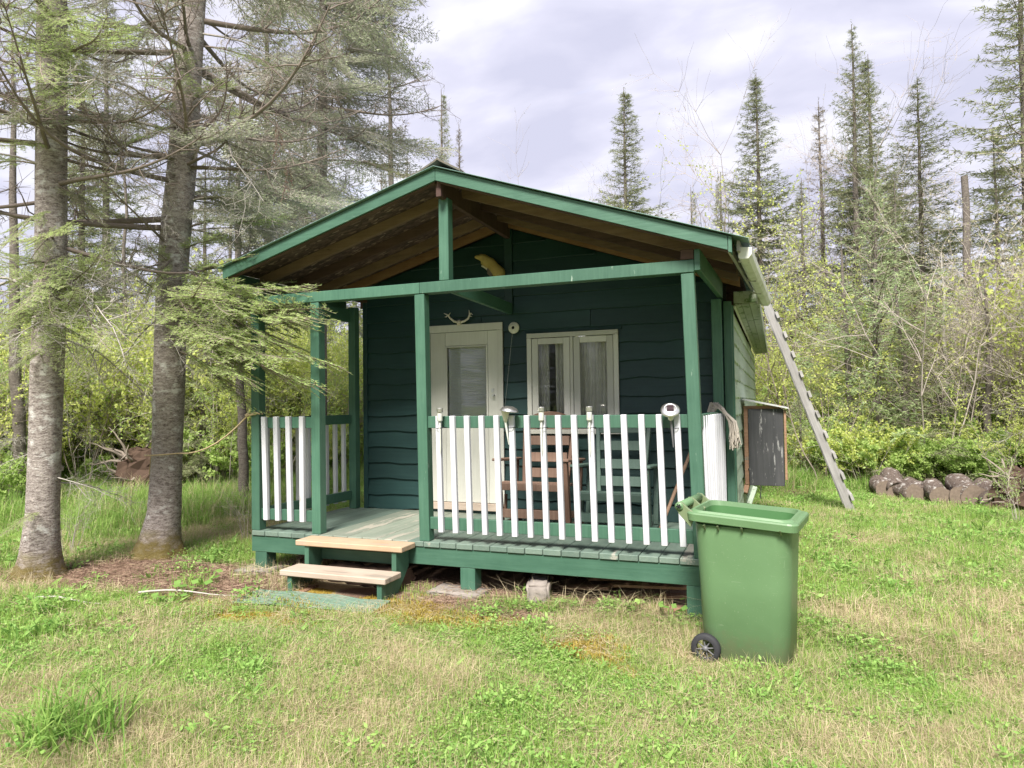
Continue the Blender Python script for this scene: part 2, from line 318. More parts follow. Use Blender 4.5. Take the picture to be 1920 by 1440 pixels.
# ------------------------------------------------------------------ box makers
def box(name, parent, x0, x1, y0, y1, z0, z1, mat, bev=.003, rot=None, lab=None):
    cx_, cy_, cz_ = (x0+x1)/2, (y0+y1)/2, (z0+z1)/2; bm = bmesh.new()
    bmesh.ops.create_cube(bm, size=1)
    for vv in bm.verts: vv.co = Vector((vv.co.x*(x1-x0), vv.co.y*(y1-y0), vv.co.z*(z1-z0)))
    if bev: bmesh.ops.bevel(bm, geom=bm.edges[:], offset=min(bev, .3*min(x1-x0, y1-y0, z1-z0)), segments=1, affect='EDGES')
    me = bpy.data.meshes.new(name); bm.to_mesh(me); bm.free(); me.materials.append(M[mat] if isinstance(mat, str) else mat)
    pl = Vector(parent.location) if parent is not None else Vector((0, 0, 0))
    o = link(name, me, parent, Vector((cx_, cy_, cz_))-pl, rot)
    if lab: o['label'] = lab
    return o
def stick(name, parent, P0, P1, wx, wy, mat, bev=.003, ref=(1, 0, 0), lab=None):
    """a squared timber from P0 to P1; wx across `ref`, wy the other way"""
    P0, P1 = Vector(P0), Vector(P1); z = (P1-P0); L = z.length; z.normalize(); x = Vector(ref); x = (x-z*x.dot(z)).normalized(); y = z.cross(x)
    o = box(name, None, -wx/2, wx/2, -wy/2, wy/2, -L/2, L/2, mat, bev); c = (P0+P1)/2
    mt = Matrix(((x.x, y.x, z.x, c.x), (x.y, y.y, z.y, c.y), (x.z, y.z, z.z, c.z), (0, 0, 0, 1)))
    if parent is not None:
        o.parent = parent; mt = Matrix.Translation(-Vector(parent.location)) @ mt
    o.matrix_basis = mt
    if lab: o['label'] = lab
    return o
def prism(name, parent, poly, axis, a0, a1, mat, bev=.0, lab=None):
    """polygon extruded along an axis; poly in the other two coordinates"""
    n = len(poly); V = []
    for a in (a0, a1):
        for p in poly:
            V.append((a, p[0], p[1]) if axis == 'X' else (p[0], a, p[1]) if axis == 'Y' else (p[0], p[1], a))
    V = np.array(V, float); c = V.mean(0); V = V-c
    F = [tuple(range(n)), tuple(range(2*n-1, n-1, -1))]+[(i, i+n, (i+1) % n+n, (i+1) % n) for i in range(n)]
    bm = bmesh.new(); vs = [bm.verts.new(v_) for v_ in V]
    for f_ in F: bm.faces.new([vs[i] for i in f_])
    bmesh.ops.recalc_face_normals(bm, faces=bm.faces[:])
    if bev: bmesh.ops.bevel(bm, geom=bm.edges[:], offset=bev, segments=1, affect='EDGES')
    me = bpy.data.meshes.new(name); bm.to_mesh(me); bm.free(); me.materials.append(M[mat])
    o = link(name, me, parent, Vector(c)-(Vector(parent.location) if parent is not None else Vector()))
    if lab: o['label'] = lab
    return o
def lathe(mb, prof, c=(0, 0, 0), axis=(0, 0, 1), n=24, m=0, tint=.5, smooth=True):
    ax = unit(np.array(axis, float)); A = perp(ax[None])[0]; B = np.cross(ax, A); c = np.array(c, float)
    ang = np.arange(n)*2*math.pi/n; ring = A[None]*np.cos(ang)[:, None]+B[None]*np.sin(ang)[:, None]
    V = np.concatenate([c+ax*h+ring*max(r, 1e-4) for r, h in prof]); F = []
    for i in range(len(prof)-1):
        for k in range(n): F.append((i*n+k, i*n+(k+1) % n, (i+1)*n+(k+1) % n, (i+1)*n+k))
    mb.add(V, F, m, tint, smooth)
# ------------------------------------------------------------------ ground
def smask(x, y):
    """what covers the ground there: (dry, moss, litter, tall) each 0..1"""
    x = np.asarray(x, float); y = np.asarray(y, float)
    n1_ = fbm(x, y, .8, 11); n2_ = fbm(x, y, .55, 21)
    near = np.exp(-((x-2.2)/2.6)**2-((y+1.6)/1.3)**2)
    dry = sst(.57, .72, n1_+.10*near)
    dry = np.maximum(dry, sst(.5, .7, vnoise(x, y, 2.2, 31))*.45)
    dry = dry*(1-.75*sst(-5, -9, x))*(1-.6*sst(3.5, 6.5, y))
    right = np.exp(-((x-5.4)/.6)**2-((y-.8)/.9)**2)+np.exp(-((x-5.2)/.45)**2-((y-2.9)/.35)**2)
    dry = np.clip(np.maximum(dry, right*1.1*sst(.35, .6, n2_)), 0, 1)
    fr = -.48-.07*(x-1)
    moss = 1.25*np.exp(-((y-fr)/.19)**2)*sst(.3, .9, x)*sst(4.2, 3.6, x)*sst(.25, .45, vnoise(x, y, 3., 41))
    moss = np.maximum(moss, np.exp(-((x-.9)/.5)**2-((y+1.0)/.12)**2)*.8)
    lit = sst(.95, .45, np.hypot((x+.55)/1.9, (y+.40)/.72)+.5*(n2_-.5))
    lit = np.maximum(lit, sst(0.15, -.1, np.abs(y+.28)-.12)*sst(.8, 1.4, x)*sst(3.4, 2.6, x)*.85)
    under = ((x > 0) & (x < 3.9) & (y > -.05) & (y < 9)).astype(float)
    lit = np.maximum(lit, under)
    lit = np.maximum(lit, sst(.9, .3, np.hypot((x+1.5)/.9, (y+.85)/.5)))
    lit = np.maximum(lit, .9*sst(.7, .35, np.hypot((x-4.55)/.9, (y-6.6)/.5)))
    tall = np.clip(sst(-1.6, -2.6, x)*sst(.0, 1.2, y)+.8*sst(6.0, 7.2, x-.1*y)*sst(-2.5, -.5, y)*sst(3.4, 2., y)+.8*sst(6.6, 7.4, y), 0, 1)
    moss = np.clip(moss*1.2, 0, 1); lit = np.clip(lit*1.25, 0, 1)*(1-moss*.6)
    return dry, moss*(1-under), lit, tall*(1-under)
def warp(u, near, far, p):
    return np.sign(u)*(np.abs(u)*near+np.abs(u)**p*(far-near))
uu = np.linspace(-1, 1, 301)
gx = 1.5+warp(uu, 11, 260, 6); gy = 1.0+warp(uu, 11, 260, 6)
GX, GY = np.meshgrid(gx, gy, indexing='ij'); GZ = gz(GX, GY)
Vg = np.stack([GX, GY, GZ], -1).reshape(-1, 3); n_ = len(uu)
I, J = np.meshgrid(np.arange(n_-1), np.arange(n_-1), indexing='ij'); I = I.ravel(); J = J.ravel()
Fg = np.stack([I*n_+J, (I+1)*n_+J, (I+1)*n_+J+1, I*n_+J+1], 1)
mbg = MB(); mbg.add(Vg, Fg, 0, .5, True)
m, t, b, o = newmat('ground_soil'); v = N(t, 'ShaderNodeNewGeometry').outputs['Position']
at = N(t, 'ShaderNodeAttribute'); at.attribute_name = 'cover'; sp_ = N(t, 'ShaderNodeSeparateColor'); t.links.new(at.outputs['Color'], sp_.inputs[0])
fine = noise(t, v, 90, 6, .75); mid = noise(t, v, 14, 5, .65)
grassc = mixc(t, fine, (.09, .13, .035), (.30, .36, .12)); strawc = mixc(t, fine, (.20, .15, .085), (.62, .52, .34))
litc = mixc(t, fine, (.09, .055, .04), (.36, .25, .185)); mossc = mixc(t, fine, (.20, .12, .015), (.50, .36, .07))
c = mixc(t, ramp(t, mth(t, 'ADD', sp_.outputs[0], mth(t, 'MULTIPLY', mth(t, 'SUBTRACT', mid, .5), .9)), [(.25, 0.), (.75, 1.)]), grassc, strawc)
c = mixc(t, ramp(t, mth(t, 'ADD', sp_.outputs[2], mth(t, 'MULTIPLY', mth(t, 'SUBTRACT', mid, .5), .8)), [(.35, 0.), (.6, 1.)]), c, litc)
c = mixc(t, ramp(t, mth(t, 'ADD', sp_.outputs[1], mth(t, 'MULTIPLY', mth(t, 'SUBTRACT', mid, .5), .9)), [(.35, 0.), (.6, 1.)]), c, mossc)
t.links.new(c, b.inputs['Base Color']); b.inputs['Roughness'].default_value = 1; b.inputs['Specular IOR Level'].default_value = .1; bump(t, b, fine, .9, .02)
me = mbg.mesh('ground', [m]); ca = me.color_attributes.new('cover', 'FLOAT_COLOR', 'POINT')
d_, m_, l_, t_ = smask(GX.ravel(), GY.ravel()); ca.data.foreach_set('color', np.stack([d_, m_, l_, np.ones_like(d_)], 1).astype(np.float32).ravel())
setp(link('ground', me), kind='structure')
# ------------------------------------------------------------------ the cabin
D = 1.447; XW = 4.015; XL = .27; YB = 8.6
cab = thing('cabin', 'small dark green wooden cabin with a covered front porch and white balusters', 'cabin')
# floor frame and posts under it
box('skirt_board', cab, 0, 3.86, 0, .038, -.185, -.046, 'trimX')
box('skirt_board', cab, 0, .038, .04, D+.05, -.185, -.046, 'trimY')
box('skirt_board', cab, 3.822, 3.86, .04, D+.05, -.185, -.046, 'trimY')
for y in (.5, 1.0): box('floor_joist', cab, .04, 3.82, y, y+.04, -.185, -.048, 'scrap')
for x, y, zb in ((.035, .0, -.345), (2.04, .0, -.40), (3.77, .0, -.50), (.035, 1.25, -.42), (3.77, 1.3, -.5)):
    box('support_post', cab, x, x+.125, y+.003, y+.13, zb, -.187, 'trimZ', lab='support post with flaking green paint' if (x > 3 and y < .5) else None)
# deck boards running front to back
k = 0
edges = [0.01+.143*i for i in range(28)]
for i in range(27):
    x0, x1 = edges[i], edges[i+1]; mid = (x0+x1)/2
    worn = .66 < mid < 1.62
    o = box('deck_board', cab, x0+.0025, x1-.0025, -.014+random.uniform(-.003, .003), D, -.043, 0+random.uniform(-.0015, .0015), 'deckw' if worn else 'deck', .004)
box('deck_board', cab, edges[27]+.0025, 3.925, -.014, D, -.043, 0, 'deck', .004)
# porch posts: base and head, the right one leans
def post(x0, x0t, y0, ztop, wd=.089):
    h = wd/2; return stick('porch_post', cab, (x0+h, y0+h, 0.0), (x0t+h, y0+h, ztop), wd, wd, 'trimZ', .004)
post(-.005, -.012, .002, 1.985); post(.642, .632, .002, 1.985); post(1.682, 1.655, .002, 1.985); post(3.825, 3.775, .002, 1.985)
post(.10, .10, D-.095, 2.15, .085); post(3.87, 3.865, D-.105, 1.985, .085)
# beams
stick('front_beam', cab, (-.02, .045, 2.035), (1.70, .045, 2.035), .09, .09, 'trimX', .004, (0, 0, 1))
stick('front_beam', cab, (1.703, .045, 2.035), (3.868, .045, 2.035), .09, .09, 'trimX', .004, (0, 0, 1))
stick('side_beam', cab, (3.889, -.002, 2.075), (3.94, D-.01, 2.075), .15, .04, 'trimY', .003, (0, 0, 1))
stick('side_beam', cab, (.0, .092, 2.06), (.12, D-.01, 2.06), .14, .04, 'trimY', .003, (0, 0, 1))
stick('tie_beam', cab, (1.945, .092, 2.05), (1.945, D-.012, 2.03), .11, .04, 'trimY', .003, (0, 0, 1))
stick('king_post', cab, (1.925, .045, 2.082), (1.925, .045, 2.745), .085, .087, 'trimZ', .004)
# roof
RX, RZ = 1.926, 2.946; SR = .345; SL = .288; YF = -.135
def zr(x): return RZ-(x-RX)*SR if x > RX else RZ-(RX-x)*SL
XR_, XL_ = 4.235, -.20
stick('ridge_beam', cab, (1.93, -.09, 2.80), (1.93, D-.02, 2.80), .14, .045, 'raft', .003, (0, 0, 1))
box('beam_block', cab, 3.775, 3.865, .005, .085, 2.083, 2.155, 'raft')
# fascia boards along the front rake
for xa, xb in ((RX, 4.103), (XL_, RX)):
    s_ = .002
    poly = [(xa+s_, zr(xa)-.004), (xb-s_, zr(xb)-.004), (xb-s_, zr(xb)-.098), (xa+s_, zr(xa)-.098)]
    prism('fascia_board', cab, poly, 'Y', YF, YF+.022, 'trimX')
prism('fascia_board', cab, [(4.105, zr(4.105)-.004), (4.128, zr(4.128)-.004), (4.128, zr(4.128)-.11), (4.105, zr(4.105)-.11)], 'Y', YF-.001, YF+.10, 'trimZ')
# rafters below the sheathing, both slopes
def rafter(y, mat, deep=.085, xl=XL_+.03, xr=4.11):
    for xa, xb in ((RX+.026, xr), (xl, RX-.02)):
        zt = lambda x: zr(x)-.022
        prism('rafter', cab, [(xa, zt(xa)), (xb, zt(xb)), (xb, zt(xb)-deep), (xa, zt(xa)-deep)], 'Y', y, y+.04, mat)
for y, mt_ in ((-.108, 'raft'), (.30, 'raftM'), (.70, 'raft'), (1.08, 'raftM'), (1.375, 'raftO')): rafter(y, mt_)
y = 2.0
while y < YB: rafter(y, 'raft'); y += .6
def slab(name, xa, xb, dz, th, y0, y1, mat):
    return prism(name, cab, [(xa, zr(xa)+dz+th), (xb, zr(xb)+dz+th), (xb, zr(xb)+dz), (xa, zr(xa)+dz)], 'Y', y0, y1, mat)
for (xa, xb) in ((RX+.001, 4.13), (XL_, RX-.001)):
    for y0, y1 in ((YF+.025, 1.16), (1.163, 3.6), (3.603, 6.0), (6.003, YB+.15)): slab('roof_sheathing', xa, xb, -.020, .012, y0, y1, 'osb')
# ribbed metal sheets
def metal(xa, xb):
    sgn = 1 if xb > xa else -1; mb = MB(); ys = []; y = YF-.03
    while y < YB+.2:
        for dy, h in ((0, 0), (.11, 0), (.125, .018), (.145, .018), (.16, 0)): ys.append((y+dy, h))
        y += .2
    x0, x1 = xa, xb; V = []
    for yy, h in ys:
        for th in (0, .003): V += [(x0, yy, zr(x0)+.006+h+th), (x1, yy, zr(x1)+.006+h+th)]
    F = []
    for i in range(len(ys)-1):
        a = i*4; c2 = a+4
        F += [(a+2, a+3, c2+3, c2+2), (a, c2, c2+1, a+1), (a+1, c2+1, c2+3, a+3), (a, a+2, c2+2, c2)]
    F += [(0, 1, 3, 2)]
    mb.add(V, F); link('roof_metal_sheet', mb.mesh('roof_metal_sheet', [M['metalg']]), cab)
metal(RX+.0005, XR_); metal(RX-.0005, XL_-.04)
mb = MB()   # rolled ridge cap
for y0, y1 in ((-.10, 1.6), (1.62, 3.6), (3.62, 5.8), (5.82, YB)):
    V = []
    for y in (y0, y1):
        for x, dz in ((RX-.24, .045), (RX-.02, .085), (RX, .095), (RX+.02, .085), (RX+.20, .045)): V += [(x, y, zr(x)+dz), (x, y, zr(x)+dz-.016)]
    F = [(2*i, 2*i+2, 12+2*i-0, 10+2*i) for i in range(4)]+[(2*i+1, 11+2*i, 13+2*i, 2*i+3) for i in range(4)]+[(2*i, 2*i+1, 2*i+3, 2*i+2) for i in range(4)]
    F += [(10+2*i, 12+2*i, 13+2*i, 11+2*i) for i in range(4)]+[(0, 10, 11, 1), (8, 9, 19, 18)]
    mb.add(V, F)
link('ridge_cap', mb.mesh('ridge_cap', [M['ridge']]), cab, None)
# right eave: sub-fascia strips, hanging gutter
stick('eave_strip', cab, (4.112, -.10, 2.105), (4.205, 1.47, 2.085), .05, .022, 'greyw', .002, (0, 0, 1))
stick('eave_strip', cab, (4.165, -.08, 2.13), (4.265, 1.6, 2.07), .07, .02, 'greyw', .002, (0, 0, 1))
for y, dz in ((.12, 0), (.75, -.03), (1.3, -.05)):
    stick('gutter_bracket', cab, (4.15+.05*y, y, 2.06+dz), (4.22+.05*y, y, 2.05+dz), .03, .012, 'greyw', .001, (0, 1, 0))
mb = MB(); prof = [(0, .085), (0, .0), (.02, -.012), (.075, -.012), (.10, .02), (.105, .075), (.092, .083), (.092, .076), (.10, .072), (.094, .022), (.072, -.006), (.022, -.006), (.004, .004), (.004, .085)]
V = []; ys = np.linspace(-.02, 1.95, 9)
for y in ys:
    u_ = (y+.02)/1.97; ox, oz = 4.163+.108*u_, 2.052-.075*u_
    for a, bb in prof: V.append((ox+a*.85, y, oz+bb*.85+.008))
n = len(prof); F = []
for i in range(len(ys)-1):
    for k in range(n): F.append((i*n+k, (i+1)*n+k, (i+1)*n+(k+1) % n, i*n+(k+1) % n))
F2 = [(0, 1, 2, 3, 4, 5)]; mb.add(V, F); mb.add(V[:6], F2)
g_ = link('gutter', mb.mesh('gutter', [M['gutter']]), cab)
# left eave board and its light strip
stick('eave_strip', cab, (XL_+.0, -.11, 2.26), (XL_+.10, 1.6, 2.20), .11, .022, 'trimY', .002, (0, 0, 1))
stick('eave_strip', cab, (XL_+.10, .2, 2.11), (.06, 1.6, 2.10), .02, .05, 'cream', .002, (0, 0, 1))
# walls
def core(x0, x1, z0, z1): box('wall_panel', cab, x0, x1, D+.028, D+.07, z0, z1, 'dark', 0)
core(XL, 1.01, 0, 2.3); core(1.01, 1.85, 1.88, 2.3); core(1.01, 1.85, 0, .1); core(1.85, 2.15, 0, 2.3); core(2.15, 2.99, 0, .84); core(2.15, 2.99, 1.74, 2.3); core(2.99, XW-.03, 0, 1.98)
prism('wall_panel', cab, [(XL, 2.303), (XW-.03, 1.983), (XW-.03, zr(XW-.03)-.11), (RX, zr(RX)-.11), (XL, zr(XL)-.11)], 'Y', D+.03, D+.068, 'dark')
box('back_wall', cab, XL, XW-.04, YB-.07, YB, -.2, 2.2, 'sidingL'); box('left_wall', cab, XL-.02, XL+.03, D+.08, YB-.08, -.2, 2.28, 'sidingL'); box('inner_floor', cab, XL+.04, XW-.07, D+.08, YB-.08, -.05, -.01, 'scrap')
prism('back_wall', cab, [(XL, 2.203), (XW-.04, 2.203), (RX, zr(RX)-.03)], 'Y', YB-.065, YB-.005, 'sidingL')
# wavy-edged siding boards on the porch wall
def sboard(x0, x1, zb, zt, wav, seed, mat='siding', top=None):
    r_ = random.Random(seed); n = max(2, int((x1-x0)/.045)); xs = [x0+(x1-x0)*i/n for i in range(n+1)]
    ph, lam, ph2, lam2 = r_.uniform(0, 6), r_.uniform(.45, .9), r_.uniform(0, 6), r_.uniform(.2, .35)
    V = []
    for x in xs:
        z = zb+wav*(math.sin(ph+x*6.283/lam)*.7+math.sin(ph2+x*6.283/lam2)*.25)
        zt_ = zt if top is None else top(x)
        if zt_ < z+.01: zt_ = z+.01
        V += [(x, D-.022, z+.004), (x, D-.026+.004, z+.010), (x, D+.004, zt_), (x, D+.024, zt_), (x, D+.004, z)]
        V[-5] = (x, D-.018, z); V[-4] = (x, D-.022, z+.005)
    F = []
    for i in range(n):
        for k_ in range(5): F.append((i*5+k_, i*5+(k_+1) % 5, (i+1)*5+(k_+1) % 5, (i+1)*5+k_))
    F += []; mb = MB(); mb.add(V, F); mb.add(V[:5], [(4, 3, 2, 1, 0)]); mb.add(V[-5:], [(0, 1, 2, 3, 4)])
    link('siding_board', mb.mesh('siding_board', [M[mat]]), cab)
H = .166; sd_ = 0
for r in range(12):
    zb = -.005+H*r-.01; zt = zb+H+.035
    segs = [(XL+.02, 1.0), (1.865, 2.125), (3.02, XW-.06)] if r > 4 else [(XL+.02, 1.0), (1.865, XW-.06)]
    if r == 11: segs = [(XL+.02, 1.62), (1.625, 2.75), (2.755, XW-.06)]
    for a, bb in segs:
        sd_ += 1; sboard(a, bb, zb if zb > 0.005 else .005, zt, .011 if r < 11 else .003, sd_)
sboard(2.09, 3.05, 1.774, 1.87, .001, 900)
gl = lambda x: zr(x)-.108
for r in range(5):
    zb = -.015+H*12+r*.175; zt = zb+.20
    for a, bb in ((XL+.02, 1.88), (1.975, XW-.06)):
        xs_ = [x_ for x_ in np.linspace(a, bb, 60) if gl(x_) > zb+.02]
        if len(xs_) > 3: sd_ += 1; sboard(xs_[0], xs_[-1], zb, zt, .003, sd_, top=lambda x, zt=zt: min(zt, gl(x)))
box('gable_batten', cab, 1.885, 1.97, D-.03, D+.01, 1.975, 2.82, 'siding')
box('corner_board', cab, 3.962, 4.03, D-.03, D+.03, -.05, 1.97, 'trimZ'); box('corner_board', cab, 4.018, 4.042, D+.032, D+.11, -.30, 1.94, 'trimZ')
box('corner_board', cab, XL-.03, XL+.02, D-.03, D+.03, -.05, 2.2, 'siding')
# right wall in light green scalloped courses
for r in range(14):
    zb = -.36+.166*r; zt = zb+.20; r_ = random.Random(100+r); n = 110; V = []
    if zt > 1.93: zt = 1.93
    ph = r_.uniform(0, 6); jj = [r_.gauss(0, .004) for _ in range(n+1)]
    for i in range(n+1):
        y = D+.112+(YB-D-.11)*i/n; w_ = abs(math.sin(ph+y*6.5))*.016+abs(math.sin(ph*2+y*14))*.007+jj[i]
        z = zb-w_
        V += [(XW+.022, y, z), (XW+.026, y, z+.006), (XW+.004, y, zt), (XW-.018, y, zt), (XW-.002, y, z+.0)]
    F = []
    for i in range(n):
        for k_ in range(5): F.append((i*5+k_, (i+1)*5+k_, (i+1)*5+(k_+1) % 5, i*5+(k_+1) % 5))
    mb = MB(); mb.add(V, F); mb.add(V[:5], [(4, 3, 2, 1, 0)]); mb.add(V[-5:], [(0, 1, 2, 3, 4)])
    link('siding_board', mb.mesh('siding_board', [M['sidingL']]), cab)
box('wall_panel', cab, XW-.06, XW-.022, D+.08, YB, -.3, 1.95, 'dark', 0)
# boxed soffit of the main roof
for i in range(3):
    x0 = XW+.028+i*.068
    stick('soffit_board', cab, (x0+.033, D+.115, 1.955+.004*i), (x0+.033, 8.4, 1.955+.004*i), .065, .015, 'soffit', .001, (1, 0, 0))
stick('soffit_board', cab, (4.252, D+.10, 2.01), (4.252, 8.4, 2.01), .02, .13, 'soffit', .001, (1, 0, 0))
box('soffit_end', cab, XW+.03, 4.24, D+.10, D+.113, 1.965, 2.07, 'soffit')
box('wall_moulding', cab, XW+.028, XW+.045, D+.113, 8.4, 1.925, 1.946, 'cream')
# door
dr = box('door_frame', cab, 1.0, 1.862, D-.042, D-.022, 1.83, 1.903, 'cream')
box('door_frame', cab, 1.802, 1.862, D-.040, D-.020, .10, 1.828, 'cream'); box('door_frame', cab, 1.0, 1.055, D-.040, D-.020, .10, 1.828, 'cream')
box('door_sill', cab, .98, 1.88, D-.06, D+.02, .03, .10, 'treadG'); box('door_sill', cab, 1.0, 1.86, D-.032, D+.02, .002, .028, 'siding')
door = bpy.data.objects.new('door', None); COL.objects.link(door); door.parent = cab; door.location = (1.06, D, .10); door['label'] = 'cream door with a half-length glazed panel'
def dpart(name, *a, **k): return box_in(name, door, *a, **k)
def box_in(name, par, x0, x1, y0, y1, z0, z1, mat, bev=.003):
    o = box(name, None, x0, x1, y0, y1, z0, z1, mat, bev); wl = Vector(par.location)+(Vector(par.parent.location) if par.parent else Vector())
    o.parent = par; o.location = Vector(o.location)-wl; return o
for a in ((1.058, 1.225, .105, 1.826), (1.70, 1.80, .105, 1.826), (1.227, 1.698, .105, .955), (1.227, 1.698, 1.69, 1.826)):
    dpart('door_panel', a[0], a[1], D-.028, D+.014, a[2], a[3], 'cream', .002)
for a in ((1.227, 1.245, .957, 1.688), (1.68, 1.698, .957, 1.688), (1.247, 1.678, .957, .975), (1.247, 1.678, 1.67, 1.688)):
    dpart('glazing_bead', a[0], a[1], D-.034, D-.01, a[2], a[3], 'cream', .002)
dpart('pane', 1.243, 1.682, D-.016, D-.013, .972, 1.673, 'glass', 0)
mb = MB(); zz_ = .985
while zz_ < 1.66:
    mb.add([(1.25, D+.002, zz_), (1.675, D+.002, zz_), (1.675, D+.010, zz_+.012), (1.25, D+.010, zz_+.012)], [(0, 1, 2, 3)]); zz_ += .0165
mb.add([(1.245, D+.013, .97), (1.68, D+.013, .97), (1.68, D+.013, 1.675), (1.245, D+.013, 1.675)], [(0, 1, 2, 3)], 1)
bl = link('blind', mb.mesh('blind', [M['blind'], M['curtain']]), door); bl.location = -Vector(door.location); bl['kind'] = 'stuff'
dpart('latch_plate', 1.735, 1.762, D-.036, D-.029, 1.205, 1.245, 'metal', .001); dpart('handle', 1.752, 1.775, D-.07, D-.029, 1.165, 1.185, 'metal', .003)
# window with two casements
win = bpy.data.objects.new('window', None); COL.objects.link(win); win.parent = cab; win.location = (2.57, D, 1.3); win['label'] = 'white window with two narrow casements'
def wp(*a, **k): return box_in(*a[:1], win, *a[1:], **k)
x0, x1, z0, z1 = 2.118, 3.02, .795, 1.772
wp('frame', x0, x0+.045, D-.045, D-.02, z0+.052, z1-.047, 'cream'); wp('frame', x1-.045, x1, D-.045, D-.02, z0+.052, z1-.047, 'cream')
wp('frame', x0, x1, D-.047, D-.02, z1-.045, z1, 'cream'); wp('frame', x0-.02, x1+.02, D-.055, D-.02, z0, z0+.05, 'cream')
wp('mullion', 2.553, 2.583, D-.042, D-.01, z0+.052, z1-.047, 'cream')
for a, bb in ((x0+.049, 2.549), (2.587, x1-.049)):
    q0, q1 = z0+.056, z1-.051; s_ = .062
    wp('sash', a, a+s_, D-.036, D-.008, q0, q1, 'cream', .003); wp('sash', bb-s_, bb, D-.036, D-.008, q0, q1, 'cream', .003)
    wp('sash', a+s_+.001, bb-s_-.001, D-.036, D-.008, q0, q0+.085, 'cream', .003); wp('sash', a+s_+.001, bb-s_-.001, D-.036, D-.008, q1-.058, q1, 'cream', .003)
    wp('pane', a+s_-.003, bb-s_+.003, D-.02, D-.017, q0+.08, q1-.054, 'glass', 0)
    for cx0, cx1 in (((a+s_-.02, a+s_+.088), (bb-s_-.105, bb-s_+.02)) if a < 2.4 else ((a+s_-.02, bb-s_+.02),)):
        mb = MB(); xs_ = np.linspace(cx0, cx1, 40); V = []
        for x in xs_:
            yy = D+.055+.012*math.sin(x*190)+.006*math.sin(x*83+1); V += [(x, yy, q0), (x, yy+.004*math.sin(x*60), q1)]
        mb.add(V, [(2*i, 2*i+2, 2*i+3, 2*i+1) for i in range(39)], 0, .5, True)
        cu_ = link('curtain', mb.mesh('curtain', [M['curtain']]), win); cu_.location = -Vector(win.location)
# railings
def rail(P0, P1, mat, h=.095): stick('top_rail', cab, (*P0, .95), (*P1, .95), h, .038, mat, .003, (0, 0, 1)); stick('bottom_rail', cab, (*P0, .143), (*P1, .143), h, .038, mat, .003, (0, 0, 1))
rail((1.755, .045), (3.83, .045), 'trimX'); rail((.085, .045), (.638, .045), 'trimX'); rail((.035, .095), (.12, D-.10), 'trimY'); rail((3.873, .095), (3.915, D-.12), 'trimY')
bt = [145, 235, 327, 420, 517, 615, 712, 815, 913, 1015, 1122, 1225, 1335, 1448, 1562, 1677]; bb_ = [165, 258, 350, 447, 541, 638, 740, 842, 942, 1047, 1153, 1260, 1373, 1485, 1600, 1720]
for i, (a, c_) in enumerate(zip(bt, bb_)):
    T = WY(780+a/3.4286, 780, .005); B_ = WY(780+c_/3.4286, 998+i*1.75, .005)
    o = stick('baluster', cab, (B_.x, .004, .078), (T.x, .004, 1.0), .042, .038, 'white', .004, (1, 0, 0), 'white baluster with paint scuffed off its foot' if i in (6, 7) else None)
for a, c_ in ((253, 275), (355, 375), (460, 480), (578, 585)):
    T = WY(440+a/4.571, 780, .005); B_ = WY(440+c_/4.571, 975, .005)
    stick('baluster', cab, (B_.x, .004, .095), (T.x, .004, 1.005), .045, .038, 'white', .004)
for i in range(9):
    f_ = (i+.7)/9; y = .1+(D-.22)*f_; x = .035+.085*f_-.035
    stick('baluster', cab, (x, y, .075), (x-.004, y, .985), .035, .042, 'whiteS', .003)
for i in range(10):
    f_ = (i+.6)/10; y = .1+(D-.22)*f_; x = 3.873+.042*f_+.036
    stick('baluster', cab, (x, y, .075), (x-.03*(1-f_), y, .985), .034, .030, 'whiteS', .006)
# small things fixed to the cabin but lying or hanging there
# ------------------------------------------------------------------ steps
st = thing('porch_steps', 'two-tread wooden steps with green sides leading up to the porch', 'steps', (1.15, -.2, -.4))
box('tread', st, .655, 1.655, -.235, -.017, -.052, -.008, 'tread', .006, lab='tan upper tread'); box('tread', st, .675, 1.64, -.455, -.215, -.245, -.20, 'treadG', .006, lab='greyer lower tread')
for x in (.735, 1.555):
    prism('stringer', st, [(-.43, -.247), (-.43, -.415), (-.22, -.40), (-.02, -.20), (-.018, -.054), (-.215, -.054), (-.215, -.247)], 'X', x, x+.04, 'trimZ')
box('riser', st, .777, 1.553, -.05, -.03, -.19, -.10, 'trimX')
# ------------------------------------------------------------------ wheelie bin
bn = thing('wheelie_bin', 'green plastic wheelie bin standing open in front of the porch corner', 'bin', (4.195, -.36, -.50))
bn.rotation_euler = (0, 0, R(-9))
def rr(a, bh, r, n=8):
    P = []
    for cx_, cy_, a0 in ((a-r, bh-r, 0), (-a+r, bh-r, 90), (-a+r, -bh+r, 180), (a-r, -bh+r, 270)):
        for k in range(n): an = R(a0+90*k/(n-1)); P.append((cx_+r*math.cos(an), cy_+r*math.sin(an)))
    return P
def loft(rings, mb, m=0, capb=False):
    n = len(rings[0][0]); V = []
    for P, z, sx, ox in rings:
        for x, y in P: V.append((x+ox, y, z+sx*(x)))
    F = []
    for i in range(len(rings)-1):
        for k in range(n): F.append((i*n+k, i*n+(k+1) % n, (i+1)*n+(k+1) % n, (i+1)*n+k))
    mb.add(V, F, m, .5, True)
    if capb: mb.add(V[:n], [tuple(range(n-1, -1, -1))], m)
    return V
mb = MB(); Hh = .89
loft([(rr(.24, .195, .09), .0, 0, .0), (rr(.252, .208, .10), .012, 0, .0), (rr(.27, .225, .11), .50, 0, .0), (rr(.283, .243, .10), Hh-.06, -.02, 0)], mb, 0, True)
loft([(rr(.268, .228, .09), Hh-.01, -.05, 0), (rr(.25, .207, .10), .5, 0, .0), (rr(.23, .188, .09), .03, 0, .0)], mb, 1)
